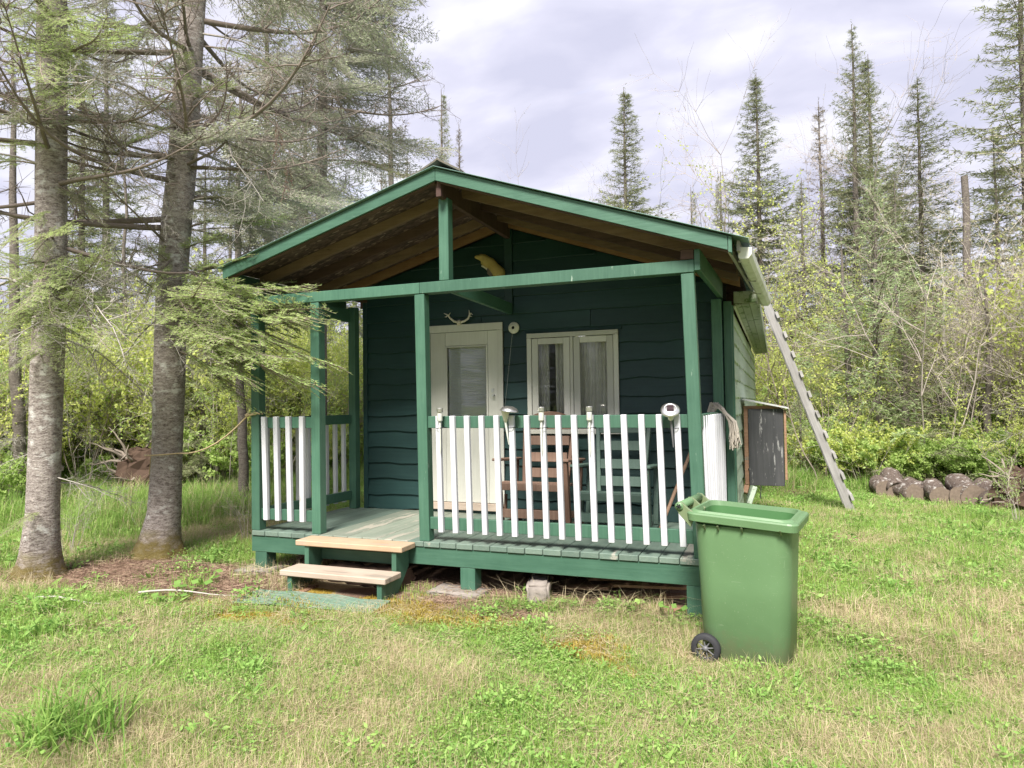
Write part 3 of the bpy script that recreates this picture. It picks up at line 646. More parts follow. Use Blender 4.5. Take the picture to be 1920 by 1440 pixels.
mb.add([(x, y, .03) for x, y in rr(.22, .18, .05)], [tuple(range(32))], 1)
body = link('bin_body', mb.mesh('bin_body', [M['bin'], M['bin_in']]), bn)
mb = MB(); k_ = -.055
loft([(rr(.285, .245, .075), Hh-.055, k_, 0), (rr(.318, .275, .055), Hh-.045, k_, .008), (rr(.322, .279, .055), Hh-.005, k_, .008), (rr(.318, .275, .055), Hh+.004, k_, .008), (rr(.298, .255, .06), Hh+.006, k_, .004), (rr(.290, .247, .07), Hh+.018, k_, .0), (rr(.276, .234, .07), Hh+.018, k_, .0), (rr(.268, .228, .07), Hh-.012, k_, 0)], mb); mb.SM[-1][:] = False
link('bin_rim', mb.mesh('bin_rim', [M['bin']]), bn)
for y0, ya in ((-.245, .02), (.0, .02), (.22, .02)):   # handle brackets, at the hinge end
    poly = [(-.29, Hh-.075), (-.36, Hh+.00), (-.385, Hh+.045), (-.37, Hh+.075), (-.34, Hh+.072), (-.30, Hh+.035), (-.26, Hh+.012)]
    o = prism('handle_bracket', None, poly, 'Y', y0, y0+.022, 'bin', .002); o.parent = bn
mb = MB(); lathe(mb, [(0, -.252), (.026, -.252), (.026, .252), (0, .252)], (-.358, 0, Hh+.048), (0, 1, 0), 16); link('handle_bar', mb.mesh('handle_bar', [M['bin']]), bn)
mb = MB()
for k in range(3):
    an = k*math.pi/3; dx, dz = math.cos(an)*.017, math.sin(an)*.017; sticks(mb, [(-.358-dx, -.2545, Hh+.048-dz)], [(-.358+dx, -.2545, Hh+.048+dz)], .0035, .0035, 0, .5, 4)
link('handle_socket', mb.mesh('handle_socket', [M['black']]), bn)
for xg in (-.2, -.12, .02, .235):
    o = prism('rim_gusset', None, [(-.285, Hh-.05), (-.24, Hh-.05), (-.24, Hh-.085)], 'X', xg-.004, xg+.004, 'bin'); o.parent = bn; o.location = (xg, -.262, Hh-.062)
for sg in (-1, 1):
    wh = bpy.data.objects.new('wheel', None); COL.objects.link(wh); wh.parent = bn; wh.location = (-.215, sg*.235, .088)
    mb = MB(); lathe(mb, [(.056, -.02), (.080, -.022), (.088, -.012), (.089, .012), (.080, .022), (.056, .02), (.056, -.02)], (0, 0, 0), (0, 1, 0), 32); link('tyre', mb.mesh('tyre', [M['rubber']]), wh)
    mb = MB(); lathe(mb, [(.055, -.012), (.063, -.016), (.063, .014), (.055, .012), (.055, -.012)], (0, 0, 0), (0, 1, 0), 28); lathe(mb, [(0, -.02), (.016, -.018), (.018, .015), (0, .016)], (0, 0, 0), (0, 1, 0), 14)
    for k in range(8):
        an = k*math.pi/4+.2; sticks(mb, [(math.cos(an)*.012, -.006, math.sin(an)*.012)], [(math.cos(an)*.06, -.006, math.sin(an)*.06)], .005, .004, 0, .5, 4)
    link('hub', mb.mesh('hub', [M['hub']]), wh)
# ------------------------------------------------------------------ chairs
def glider(nm, lab, x0, x1, yb, col, colz, back_h, seat_z, arm_z):
    c = thing(nm, lab, 'chair', ((x0+x1)/2, yb-.2, 0), None); q = lambda *a, **k: stick(*a[:1], c, *a[1:], **k)
    xi0, xi1 = x0+.12, x1-.12
    yf = yb-.52
    for x, s_ in ((xi0, -.04), (xi1, .04)):
        q('back_stile', (x, yb-.10, seat_z-.03), (x+s_, yb+.06, back_h), .035, .05, colz, .004)
    for f_ in (.12, .38, .66, .93):
        z = seat_z+(back_h-seat_z)*f_; y = yb-.10+.16*f_-.03
        q('back_slat', (xi0-.04*f_+.02, y, z), (xi1+.04*f_-.02, y, z), .085, .018, col, .003, (0, .15, 1))
    for k in range(5):
        y = yf+.05+k*.095; q('seat_slat', (x0+.05, y, seat_z-.012*k+.01), (x1-.05, y, seat_z-.012*k+.01), .075, .02, col, .003, (0, 1, 0))
    q('seat_apron', (x0+.04, yf, seat_z-.02), (x1-.04, yf, seat_z-.02), .06, .022, col, .003, (0, 0, 1))
    for x in (x0+.015, x1-.015):
        q('arm_rest', (x, yf-.02, arm_z+.01), (x, yb+.02, arm_z-.02), .075, .024, col, .006, (1, 0, 0))
        q('front_leg', (x, yf+.10, .05), (x, yf+.02, arm_z), .04, .055, colz, .004)
        q('rear_leg', (x, yb-.10, .05), (x, yb-.03, arm_z-.03), .04, .045, colz, .004)
        q('runner', (x, yf-.06, .025), (x, yb+.04, .025), .045, .05, colz, .006, (1, 0, 0))
        q('swing_arm', (x+(.035 if x < (x0+x1)/2 else -.035), yf+.12, .30), (x+(.035 if x < (x0+x1)/2 else -.035), yf+.10, .10), .02, .035, colz, .003)
    q('stretcher', (x0+.03, yf+.08, .14), (x1-.03, yf+.08, .14), .075, .025, col, .003, (0, 0, 1)); q('stretcher', (x0+.03, yb-.1, .10), (x1-.03, yb-.1, .10), .06, .025, col, .003, (0, 0, 1))
    return c
c1 = glider('glider_chair', 'brown wooden glider chair with a rounded top, beside the cabin door', 2.10, 2.74, 1.12, 'brownch', 'brownchZ', .93, .40, .60)
mb = MB(); n = 16; V = []
for yy in (1.152, 1.174):
    for k in range(n+1):
        an = math.pi*k/n; V.append((2.42+.20*math.cos(an), yy+.0, .93+.085*math.sin(an)))
V = np.array(V); F = [tuple(range(n+1)), tuple(range(2*n+1, n, -1))]+[(k, k+1+n+1-1, k+n+2, k+1) for k in range(n)]
mb.add(V-np.array(c1.location), [F[0]]); mb.add(V-np.array(c1.location), [F[1]]); mb.add(V-np.array(c1.location), [(k, k+n+1, k+n+2, k+1) for k in range(n)])
mb.add((V-np.array(c1.location)), [(0, n, 2*n+1, n+1)])
link('crest_rail', mb.mesh('crest_rail', [M['brownch']]), c1)
glider('glider_chair', 'green painted glider chair with square slatted back, right of the brown one', 2.80, 3.42, 1.10, 'greench', 'greench', .90, .34, .56)
# ------------------------------------------------------------------ lights on the railing
def tie(par, x, z):
    mb = MB(); a = np.linspace(0, 2*math.pi, 13); P = np.stack([x+.036*np.sign(np.cos(a))*np.abs(np.cos(a))**.5, -.006+.034*np.sign(np.sin(a))*np.abs(np.sin(a))**.5, z+a*0+.004*np.cos(a)], 1)
    tube(mb, P, .0028, 5, 0, .5, False); P2 = np.array([(x-.036, -.006, z), (x-.06, -.012, z-.003)]); sticks(mb, P2[:1], P2[1:], .002, .0015)
    o = link('cable_tie', mb.mesh('cable_tie', [M['black']]), par); o.location = -Vector(par.location); return o
def small_light(px, lab):
    T = WY(px, 768, -.03); x = T.x; l = thing('solar_light', lab, 'solar light', (x, -.034, .80), 'solar garden lights tied to the porch railing')
    mb = MB(); lathe(mb, [(.0, .262), (.024, .262), (.025, .258), (.025, .230), (.022, .226), (0, .222)], n=18, smooth=False); link('lamp_cap', mb.mesh('lamp_cap', [M['steel']]), l)
    mb = MB(); lathe(mb, [(.020, .222), (.022, .165), (.019, .158), (0, .157)], n=16); link('lens', mb.mesh('lens', [M['clear']]), l)
    mb = MB(); tube(mb, [(0, 0, .158), (0, 0, .02), (.002, 0, -.055), (.002, 0, -.10)], [.009, .008, .007, .001], 8); link('stake', mb.mesh('stake', [M['clear']]), l)
    tie(l, x, .905)
small_light(825, 'small cylinder solar light at the left end of the front railing'); small_light(1015, 'small cylinder solar light in front of the left window casement'); small_light(1105, 'small cylinder solar light in front of the right window casement')
T = WY(947, 765, -.05); l = thing('solar_light', 'mushroom-shaped steel solar light with wide shiny cap, on the railing', 'solar light', (T.x, -.045, .80), 'solar garden lights tied to the porch railing')
mb = MB(); prof = [(.001, .275), (.03, .272), (.058, .258), (.072, .238), (.071, .235), (.055, .248), (.03, .255), (.001, .255)]; lathe(mb, prof, (0, 0, 0), (.15, -.05, 1), 28); link('lamp_cap', mb.mesh('lamp_cap', [M['steel']]), l)
mb = MB(); lathe(mb, [(.034, .243), (.030, .22), (.012, .15), (.0, .148)], n=18); link('lens', mb.mesh('lens', [M['porcelain']]), l)
mb = MB(); tube(mb, [(0, 0, .152), (.012, 0, .07), (.02, 0.01, -.02)], [.010, .008, .003], 8); link('stake', mb.mesh('stake', [M['clear']]), l); tie(l, l.location.x+.02, .905)
T = WY(1257, 772, -.06); l = thing('solar_light', 'large round disc solar light tilted outward at the right of the railing', 'solar light', (T.x, -.05, .80), 'solar garden lights tied to the porch railing')
ax = unit(np.array([.12, -.72, .66])); C0 = np.array([0, -.015, .232]); mb = MB(); lathe(mb, [(0, .012), (.035, .012), (.057, .006), (.066, -.002), (.066, -.006), (.048, -.012), (0, -.018)], C0, ax, 32); link('lamp_cap', mb.mesh('lamp_cap', [M['steel']]), l)
mb = MB(); lathe(mb, [(.036, .0155), (.040, .0185), (.044, .0155)], C0, ax, 28); link('cap_ring', mb.mesh('cap_ring', [M['metal']]), l)
A_ = unit(np.cross(ax, (0, 0, 1.))); B_ = np.cross(ax, A_)
for k in range(4):
    mb = MB(); o_ = C0+ax*.0185+B_*(-.021+k*.014); hw = .024; V = [o_-A_*hw-B_*.0045, o_+A_*hw-B_*.0045, o_+A_*hw+B_*.0045, o_-A_*hw+B_*.0045]; V += [v_-ax*.003 for v_ in V]
    mb.add(V, [(0, 1, 2, 3), (4, 7, 6, 5), (0, 4, 5, 1), (1, 5, 6, 2), (2, 6, 7, 3), (3, 7, 4, 0)]); link('solar_cell', mb.mesh('solar_cell', [M['solar']]), l)
mb = MB(); lathe(mb, [(.024, .2), (.018, .165), (0, .15)], n=16); link('lens', mb.mesh('lens', [M['porcelain']]), l)
mb = MB(); tube(mb, [(0, 0, .17), (.006, .01, .08), (.012, .014, -.03)], [.009, .008, .003], 8); link('stake', mb.mesh('stake', [M['hub']]), l); tie(l, l.location.x+.012, .90)
# ------------------------------------------------------------------ mop, broom pole, antlers, skull, lamp holder
mb = MB(); r_ = np.random.default_rng(5)
for k in range(110):
    a = r_.uniform(-.08, .06); b2 = r_.uniform(-.055, .055); L = r_.uniform(.14, .26); out_ = r_.uniform(.03, .09)
    P = [(-.06+a*.4, b2, .0), (-.03+a*.5, b2, .035+r_.uniform(0, .05)), (.02+a*.3, b2, .03), (.04+out_*.5, b2*1.2, -.03), (.05+out_, b2*1.3, -.08), (.055+out_*1.1+r_.uniform(-.01, .01), b2*1.5, -.08-L*.5), (.06+out_*1.1+r_.uniform(-.02, .02), b2*1.6, -.06-L)]
    tube(mb, P, .0042, 5, 0, r_.random(), False)
tag = setp(link('mop_head', mb.mesh('mop_head', [M['mop']]), None, (3.925, 1.18, .995)), 'grey string mop head draped over the right-hand porch railing', 'mop')
bp = stick('wooden_pole', None, (3.44, .98, .01), (3.72, 1.36, .78), .028, .028, 'raftM', .008); setp(bp, 'thin brown wooden pole leaning on the wall behind the railing', 'pole')
an = thing('antlers', 'pair of small bleached deer antlers mounted above the cabin door', 'antlers', (1.40, D-.045, 1.925))
for sg in (-1, 1):
    mb = MB(); P = np.array([(0.01*sg, 0, .0), (.06*sg, -.005, .012), (.10*sg, -.01, .045), (.125*sg, -.015, .08), (.165*sg, -.02, .098)] if sg < 0 else [(.01, 0, 0), (.06, -.005, .01), (.10, -.01, .03), (.118, -.012, .07), (.112, -.014, .115)])
    tube(mb, P, [.013, .012, .010, .008, .003], 8)
    tube(mb, [P[2], P[2]+np.array([.012*sg, -.01, .03]), P[2]+np.array([-.01*sg, -.015, .055])] if sg < 0 else [P[3], P[3]+np.array([.02, -.01, .01]), P[3]+np.array([.038, -.01, -.005])], [.008, .006, .002], 6)
    tube(mb, [P[3], P[3]+np.array([.01*sg, -.01, -.02]), P[3]+np.array([.03*sg, -.01, -.02])], [.007, .005, .002], 6); link('antler', mb.mesh('antler', [M['bone']]), an)
mb = MB(); lathe(mb, [(0, -.03), (.028, -.02), (.03, .0), (.018, .015), (0, .018)], (0, 0, -.004), (1, 0, 0), 12); link('skull_plate', mb.mesh('skull_plate', [M['bone']]), an)
# yellowed curved bone in the gable
sk = thing('bone_ornament', 'curved yellowed bone ornament hung high in the porch gable', 'ornament', (1.75, D-.07, 2.42))
Pp = [W(890, 482, 6.86), W(905, 483, 6.85), W(922, 496, 6.83), W(935, 512, 6.82), W(940, 528, 6.81)]; Pp = np.array([tuple(p-Vector(sk.location)) for p in Pp])
t_ = np.linspace(0, 1, 17); Pi = np.stack([np.interp(t_, np.linspace(0, 1, 5), Pp[:, i]) for i in range(3)], 1); mb = MB(); ri = np.interp(t_, [0, .15, .4, .75, 1], [.008, .03, .05, .058, .06])*(1+.15*rng.random(17)); tube(mb, Pi, ri, 12); mb.V[0] = mb.V[0]+rng.normal(size=mb.V[0].shape)*.004
link('bone_crest', mb.mesh('bone_crest', [M['ybone']]), sk)
mb = MB(); lathe(mb, [(0, -.06), (.035, -.045), (.05, 0), (.038, .05), (0, .07)], (.02, -.0, .0), (.3, 0, 1), 14); link('skull_bone', mb.mesh('skull_bone', [M['dbone']]), sk)
mb = MB(); tube(mb, [(-.02, 0, .02), (-.06, -.01, .045), (-.085, -.015, .05)], [.02, .014, .006], 8); link('nose_bone', mb.mesh('nose_bone', [M['bone']]), sk)
lh = thing('lamp_holder', 'round white porcelain lamp holder with a pull chain right of the door', 'lamp holder', (1.985, D-.04, 1.838))
mb = MB(); lathe(mb, [(0, -.012), (.055, -.012), (.058, -.02), (.05, -.032), (.028, -.036), (.026, -.05), (.018, -.05), (.016, -.03), (0, -.028)], (0, .02, 0), (0, 1, 0), 26); link('base', mb.mesh('base', [M['porcelain']]), lh)
mb = MB(); lathe(mb, [(0, -.040), (.016, -.038), (.017, -.03)], (0, .02, 0), (0, 1, 0), 14); link('socket', mb.mesh('socket', [M['dark']]), lh)
mb = MB(); P0 = np.array([-.012, -.01, -.055]); P1 = np.array([-.115, .0, -.86]); nb = 90
for k in range(nb):
    p = P0+(P1-P0)*k/nb; sticks(mb, [p], [p+(P1-P0)/nb*.6], .0026, .0026, 0, .5, 3)
c_ = link('pull_chain', mb.mesh('pull_chain', [M['metal']]), lh); c_['kind'] = 'stuff'
# ------------------------------------------------------------------ box on the side wall
bx = thing('wall_cabinet', 'weathered black plywood box with a tin roof fixed to the side wall', 'cabinet', (4.26, 3.2, .2))
box('front_panel', bx, 4.10, 4.445, 2.80, 2.815, .195, 1.0, 'black_ply'); box('side_panel', bx, 4.435, 4.45, 2.86, 3.7, .2, .985, 'black_ply')
box('frame_post', bx, 4.40, 4.434, 2.82, 2.858, .2, .99, 'scrap'); box('frame_post', bx, 4.452, 4.475, 2.79, 2.85, .26, .985, 'scrap'); box('frame_post', bx, 4.055, 4.098, 2.82, 2.86, .2, 1.02, 'scrap')
prism('tin_roof', bx, [(4.045, 1.098), (4.50, 1.000), (4.50, 1.012), (4.045, 1.112)], 'Y', 2.74, 3.76, 'tin'); box('bottom_panel', bx, 4.06, 4.432, 2.865, 3.7, .2, .215, 'scrap'); box('frame_rail', bx, 4.05, 4.43, 2.822, 2.86, 1.0, 1.035, 'scrap')
mb = MB(); P = [W(1403, 879, 7.3), W(1418, 884, 7.28), W(1425, 896, 7.27), W(1427, 915, 7.25), W(1426, 935, 7.2)]; tube(mb, np.array([tuple(p) for p in P]), .006, 6); setp(link('cable', mb.mesh('cable', [M['black']])), 'short black cable hanging in an arc at the black box', 'cable')
o = stick('board_prop', None, W(1397, 925, 7.3), W(1408, 885, 7.4), .05, .05, 'scrap', .004); setp(o, 'short brown wood prop under the black box', 'board')
o = stick('board_prop', None, W(1405, 945, 6.9), W(1416, 913, 7.0), .045, .03, 'sidingL', .004); setp(o, 'pale green board end leaning below the side wall', 'board')
# ------------------------------------------------------------------ ladder
ld = thing('ladder', 'weathered grey wooden ladder leaning against the right eave', 'ladder', (5.28, 5.0, -.35))
LB = np.array([5.27, 0, -.42]); LT = np.array([4.30, 0, 2.36]); 
for y in (4.80, 5.22): stick('rail', ld, (LB[0], y, LB[2]), (LT[0], y, LT[2]), .10, .042, 'greyw', .004, (1, 0, .35))
un = unit(LT-LB); nn = np.array([un[2], 0, -un[0]]); 
for k in range(10):
    p = LB+un*(.27+.277*k)+nn*.068; stick('rung', ld, (p[0], 4.74, p[2]), (p[0], 5.28, p[2]), .036, .09, 'greyw', .004, tuple(nn))
# ------------------------------------------------------------------ rope from the porch post round the second trunk
P = [(.085, .05, 1.03), (.03, -.02, 1.025), (-.02, -.01, 1.02)]
A1 = np.array([-.03, -.01, 1.02]); B1 = np.array([-1.03, .16, .655])
for f_ in np.linspace(0, 1, 8): q_ = A1+(B1-A1)*f_; P.append((q_[0], q_[1], q_[2]-.10*4*f_*(1-f_)))
tcx, tcy, tr = -1.22, .17, .168
for an_ in np.linspace(0, -180, 9): P.append((tcx+tr*math.cos(R(an_)), tcy+tr*math.sin(R(an_)), .655-.02*(-an_/180)))
P += [(-1.45, .22, .60), (-1.55, .3, .50), (-1.65, .38, .42)]
mb = MB(); tube(mb, P, .0075, 6); lathe(mb, [(0, -.02), (.016, -.012), (.02, .004), (.012, .02), (0, .024)], (-.035, -.015, 1.02), (1, 0, .3), 8)
tube(mb, [(.01, -.012, 1.03), (.05, -.014, 1.045), (.11, -.02, 1.03)], .007, 6)
setp(link('rope', mb.mesh('rope', [M['rope']])), 'tan rope tied from the left porch post round the nearer fir trunk', 'rope')
# ------------------------------------------------------------------ under and in front of the deck
def rough_box(name, lab, cat, c, s, rz, mat, amp=.01, tilt=(0, 0), group=None):
    bm = bmesh.new(); bmesh.ops.create_cube(bm, size=1)
    for vv in bm.verts: vv.co = Vector((vv.co.x*s[0], vv.co.y*s[1], vv.co.z*s[2]))
    bmesh.ops.bevel(bm, geom=bm.edges[:], offset=min(s)*.12, segments=2, affect='EDGES'); bmesh.ops.subdivide_edges(bm, edges=bm.edges[:], cuts=2, use_grid_fill=True)
    for vv in bm.verts: vv.co += Vector((random.gauss(0, amp), random.gauss(0, amp), random.gauss(0, amp)))*.6
    me = bpy.data.meshes.new(name); bm.to_mesh(me); bm.free(); me.materials.append(M[mat]); 
    for p in me.polygons: p.use_smooth = True
    return setp(link(name, me, None, c, (tilt[0], tilt[1], rz)), lab, cat, group)
rough_box('concrete_block', 'grey concrete block lying under the front edge of the deck', 'block', (2.66, .10, -.335), (.17, .36, .17), .25, 'cement', .006, (.02, 0))
rough_box('paving_slab', 'flat stone slab under the middle deck support', 'slab', (2.03, .0, -.382), (.44, .26, .05), -.05, 'cement', .006)
rough_box('paving_slab', 'flat stone slab under the left deck support', 'slab', (.10, .04, -.348), (.36, .36, .045), .1, 'cement', .006)
rough_box('wood_block', 'short brown wooden block beside the left side of the steps', 'block', (.86, -.36, -.385), (.07, .26, .055), .05, 'scrap', .004)
mb = MB(); t_ = np.linspace(0, 1, 14); Pl = np.stack([.86+.72*t_, .02-.05*t_, -.33+.01*np.sin(t_*9)], 1); tube(mb, Pl, .10*(1+.12*rng.random(14)), 16); mb.V[0] = mb.V[0]+rng.normal(size=mb.V[0].shape)*.008
setp(link('log', mb.mesh('log', [M['root']])), 'rough brown log lying under the porch steps', 'log')
scr = [((2.95, .55, -.33), (3.65, .40, -.25), .09, .02), ((3.0, .35, -.36), (3.5, .62, -.30), .10, .02), ((3.1, .22, -.37), (3.75, .30, -.34), .09, .022), ((3.2, .30, -.30), (3.8, .28, -.27), .08, .02), ((2.8, .75, -.35), (3.3, .6, -.30), .1, .03), ((3.35, .12, -.40), (3.82, .16, -.39), .10, .025), ((3.45, .2, -.22), (3.8, .5, -.24), .06, .02), ((2.75, .4, -.38), (3.15, .35, -.34), .08, .025)]
ds = ['brown scrap board lying highest of the pile under the deck', 'brown scrap board slanting across the pile under the deck', 'long brown scrap board low in the pile under the deck', 'narrow brown scrap board behind the right deck support', 'thick brown scrap board at the back of the pile under the deck', 'scrap board lowest and nearest the right deck support', 'short thin stick of scrap wood under the deck corner', 'short scrap board nearest the concrete block under the deck']
for (a, c2, w1, w2), lb in zip(scr, ds): setp(stick('scrap_board', None, a, c2, w1, w2, 'scrap', .002, (0, 1, 0)), lb, 'board', 'scrap boards under the deck')
mt = thing('door_mat', 'worn green ribbed mat half overgrown at the foot of the steps', 'mat', (1.1, -.66, -.38))
mb = MB(); a0 = np.array([.52, -.66]); a1 = np.array([1.68, -.58]); nr = 34
for k in range(nr):
    off = -.0+(k-nr/2)*.0095; d2 = unit(a1-a0); pn = np.array([-d2[1], d2[0]]); p0 = a0+pn*off; p1 = a1+pn*off
    f_ = np.linspace(0, 1, 14)[:, None]; Q = p0+(p1-p0)*f_; z = gz(Q[:, 0], Q[:, 1])+.018+.004*np.sin(f_[:, 0]*20+k)
    P3 = np.concatenate([Q, z[:, None]], 1); sticks(mb, P3[:-1], P3[1:], .0035, .0035, 0, .5, 3)
    if k % 3 == 0: pass
o = link('mat_ribs', mb.mesh('mat_ribs', [M['mat']]), mt); o.location = -Vector(mt.location); o['kind'] = 'stuff'
V = []; F = []
for i in range(15):
    for j in range(2):
        q_ = a0+(a1-a0)*i/14+pn*(-.155+.31*j); V.append((q_[0], q_[1], float(gz(q_[0], q_[1]))+.013))
mb = MB(); mb.add(V, [(2*i, 2*i+2, 2*i+3, 2*i+1) for i in range(14)]); mb.add(np.array(V)-np.array([0, 0, .004]), [(2*i, 2*i+1, 2*i+3, 2*i+2) for i in range(14)]); o = link('mat_base', mb.mesh('mat_base', [M['mat']]), mt); o.location = -Vector(mt.location)
for a, c2, lb in (((-.25, -.95, 0), (.55, -.62, 0), 'long pale dead stick lying on the litter left of the steps'), ((-.9, -1.35, 0), (-.2, -1.2, 0), 'thin pale dead stick lying in the dry grass'), ((-2.2, -.3, 0), (-1.6, -.5, 0), 'short dead stick by the nearest trunk')):
    t_ = np.linspace(0, 1, 10); P = np.array(a)+(np.array(c2)-np.array(a))*t_[:, None]; P[:, 1] += .02*np.sin(t_*7); P[:, 2] = gz(P[:, 0], P[:, 1])+.03+.015*np.sin(t_*5); mb = MB(); tube(mb, P, np.linspace(.009, .003, 10), 6); setp(link('dead_stick', mb.mesh('dead_stick', [M['dead']])), lb, 'stick')
# ------------------------------------------------------------------ log row and stumps
M['bark_log'] = bark('log_bark', (.045, .032, .028), (.24, .19, .165), (.60, .57, .55), 2.2, .55); M['log_end'] = plain('log_end', (.16, .125, .10), .9, 0, .5, 30, .8, .1)
lr = [(5.86, 6.52, .15, 'leftmost log of the row, mossy and cut end showing'), (6.02, 6.40, .14, 'second log from the left, dark cut end'), (6.18, 6.15, .13, 'brown log turned end-on in the row of logs'), (6.33, 6.25, .12, 'pale lichen-covered log with a round cut end'), (6.45, 6.05, .13, 'dark log in the middle of the log row'), (6.56, 6.12, .10, 'small upright-leaning lichen log'), (6.66, 5.95, .13, 'grey log right of the middle of the log row'), (6.83, 5.88, .16, 'large dark log with pale lichen on top'), (7.02, 5.75, .14, 'brown log touching the left side of the root mass'), (7.45, 5.45, .15, 'thick log right in front of the root mass'), (7.2, 5.95, .12, 'log lying highest, on top behind the root mass'), (7.75, 5.3, .14, 'last log of the row at the right edge of view')]
for x, y, r0, lb in lr:
    mb = MB(); L = random.uniform(.35, .5); z = float(gz(x, y))+r0*random.uniform(.55, .95)+.03; dz = random.uniform(-.05, .22); t_ = np.linspace(0, 1, 9)
    P = np.stack([x+t_*random.uniform(-.22, .25), y+random.uniform(-.12, .1)+t_*L, z+dz*t_], 1); tube(mb, P, r0*(1+.06*rng.normal(size=9)), 18, 0, .5, False)
    V = mb.V[0]; V += rng.normal(size=V.shape)*.006
    V[:18, 1] = V[:18, 1].mean()+(V[:18, 2]-V[:18, 2].mean())*.1; V[-18:, 1] = V[-18:, 1].mean()
    for i in (0, 8): mb.add(np.concatenate([V[i*18:(i+1)*18], V[i*18:(i+1)*18].mean(0)[None]]), [(k, (k+1) % 18, 18) if i else ((k+1) % 18, k, 18) for k in range(18)], 1)
    setp(link('log', mb.mesh('log', [M['bark_log'], M['log_end']])), lb, 'log', 'row of rotting logs at the edge of the lawn')
def rootmass(name, lab, x, y, w_, h_, nroot, seed):
    r_ = np.random.default_rng(seed); mb = MB(); z0 = float(gz(x, y)); nu, nv = 22, 12; V = []
    for j in range(nv+1):
        for i in range(nu):
            a = 2*math.pi*i/nu; f_ = j/nv; rad = w_*(math.cos(f_*1.45)**.6)*(1+.35*(r_.random()-.5)); V.append((rad*math.cos(a), rad*.7*math.sin(a), h_*math.sin(f_*1.5)+.05*r_.normal()*w_))
    F = [(j*nu+i, j*nu+(i+1) % nu, (j+1)*nu+(i+1) % nu, (j+1)*nu+i) for j in range(nv) for i in range(nu)]; mb.add(V, F, 0, .5, False)
    for k in range(nroot):
        a = r_.uniform(0, 6.28); e = r_.uniform(-.1, 1.1); L = r_.uniform(.4, 1.1)*w_; p = np.array([w_*.5*math.cos(a), w_*.35*math.sin(a), h_*r_.uniform(.2, .8)]); P = [p]
        d = np.array([math.cos(a)*math.cos(e), math.sin(a)*math.cos(e), math.sin(e)])
        for s_ in range(5): d = unit(d+r_.normal(size=3)*.35); p = p+d*L/4; P.append(p)
        tube(mb, P, np.linspace(.03, .006, 6)*w_/.5, 5, 1)
    return setp(link(name, mb.mesh(name, [M['root'], M['twig']]), None, (x, y, z0-.03)), lab, 'stump')
rootmass('stump', 'upturned brown root mass at the right edge beside the logs', 7.35, 5.75, .38, .62, 34, 3)
rootmass('stump', 'fallen brown stump with tangled roots behind the second trunk', W(272, 905, 10.6).x, W(272, 905, 10.6).y, .50, .78, 70, 4)
# ================================================================== trees
def trunk_mesh(name, P, r, mat, sides=20, flare=0, lump=.03, knots=0, seed=0):
    r_ = np.random.default_rng(seed); mb = MB(); P = np.asarray(P, float); n = len(P); r = np.asarray(r, float); A = np.arange(sides)*2*math.pi/sides
    ph = r_.uniform(0, 6, 3); V = np.zeros((n, sides, 3))
    for i in range(n):
        h = P[i, 2]-P[0, 2]; fl = flare*math.exp(-h/.13)
        rad = r[i]*(1+lump*np.sin(A*2+ph[0]+h*.8)+lump*.6*np.sin(A*5+ph[1]+h*2)+r_.normal(size=sides)*lump*.25)+fl*(.55+.45*np.cos(A*3+ph[2])**2*1.6)*r[i]
        V[i, :, 0] = P[i, 0]+rad*np.cos(A); V[i, :, 1] = P[i, 1]+rad*np.sin(A); V[i, :, 2] = P[i, 2]
    F = [(i*sides+k, i*sides+(k+1) % sides, (i+1)*sides+(k+1) % sides, (i+1)*sides+k) for i in range(n-1) for k in range(sides)]
    mb.add(V, F, 0, .5, True)
    for k in range(knots):
        i = r_.integers(3, n-2); a = r_.uniform(0, 6.28); c = P[i]+np.array([math.cos(a), math.sin(a), 0])*r[i]*.93; d = np.array([math.cos(a), math.sin(a), .25]); lathe(mb, [(.035, -.01), (.028, .022), (.015, .03), (.0, .018)], c, d, 8)
    return mb.mesh(name, mats=[mat])
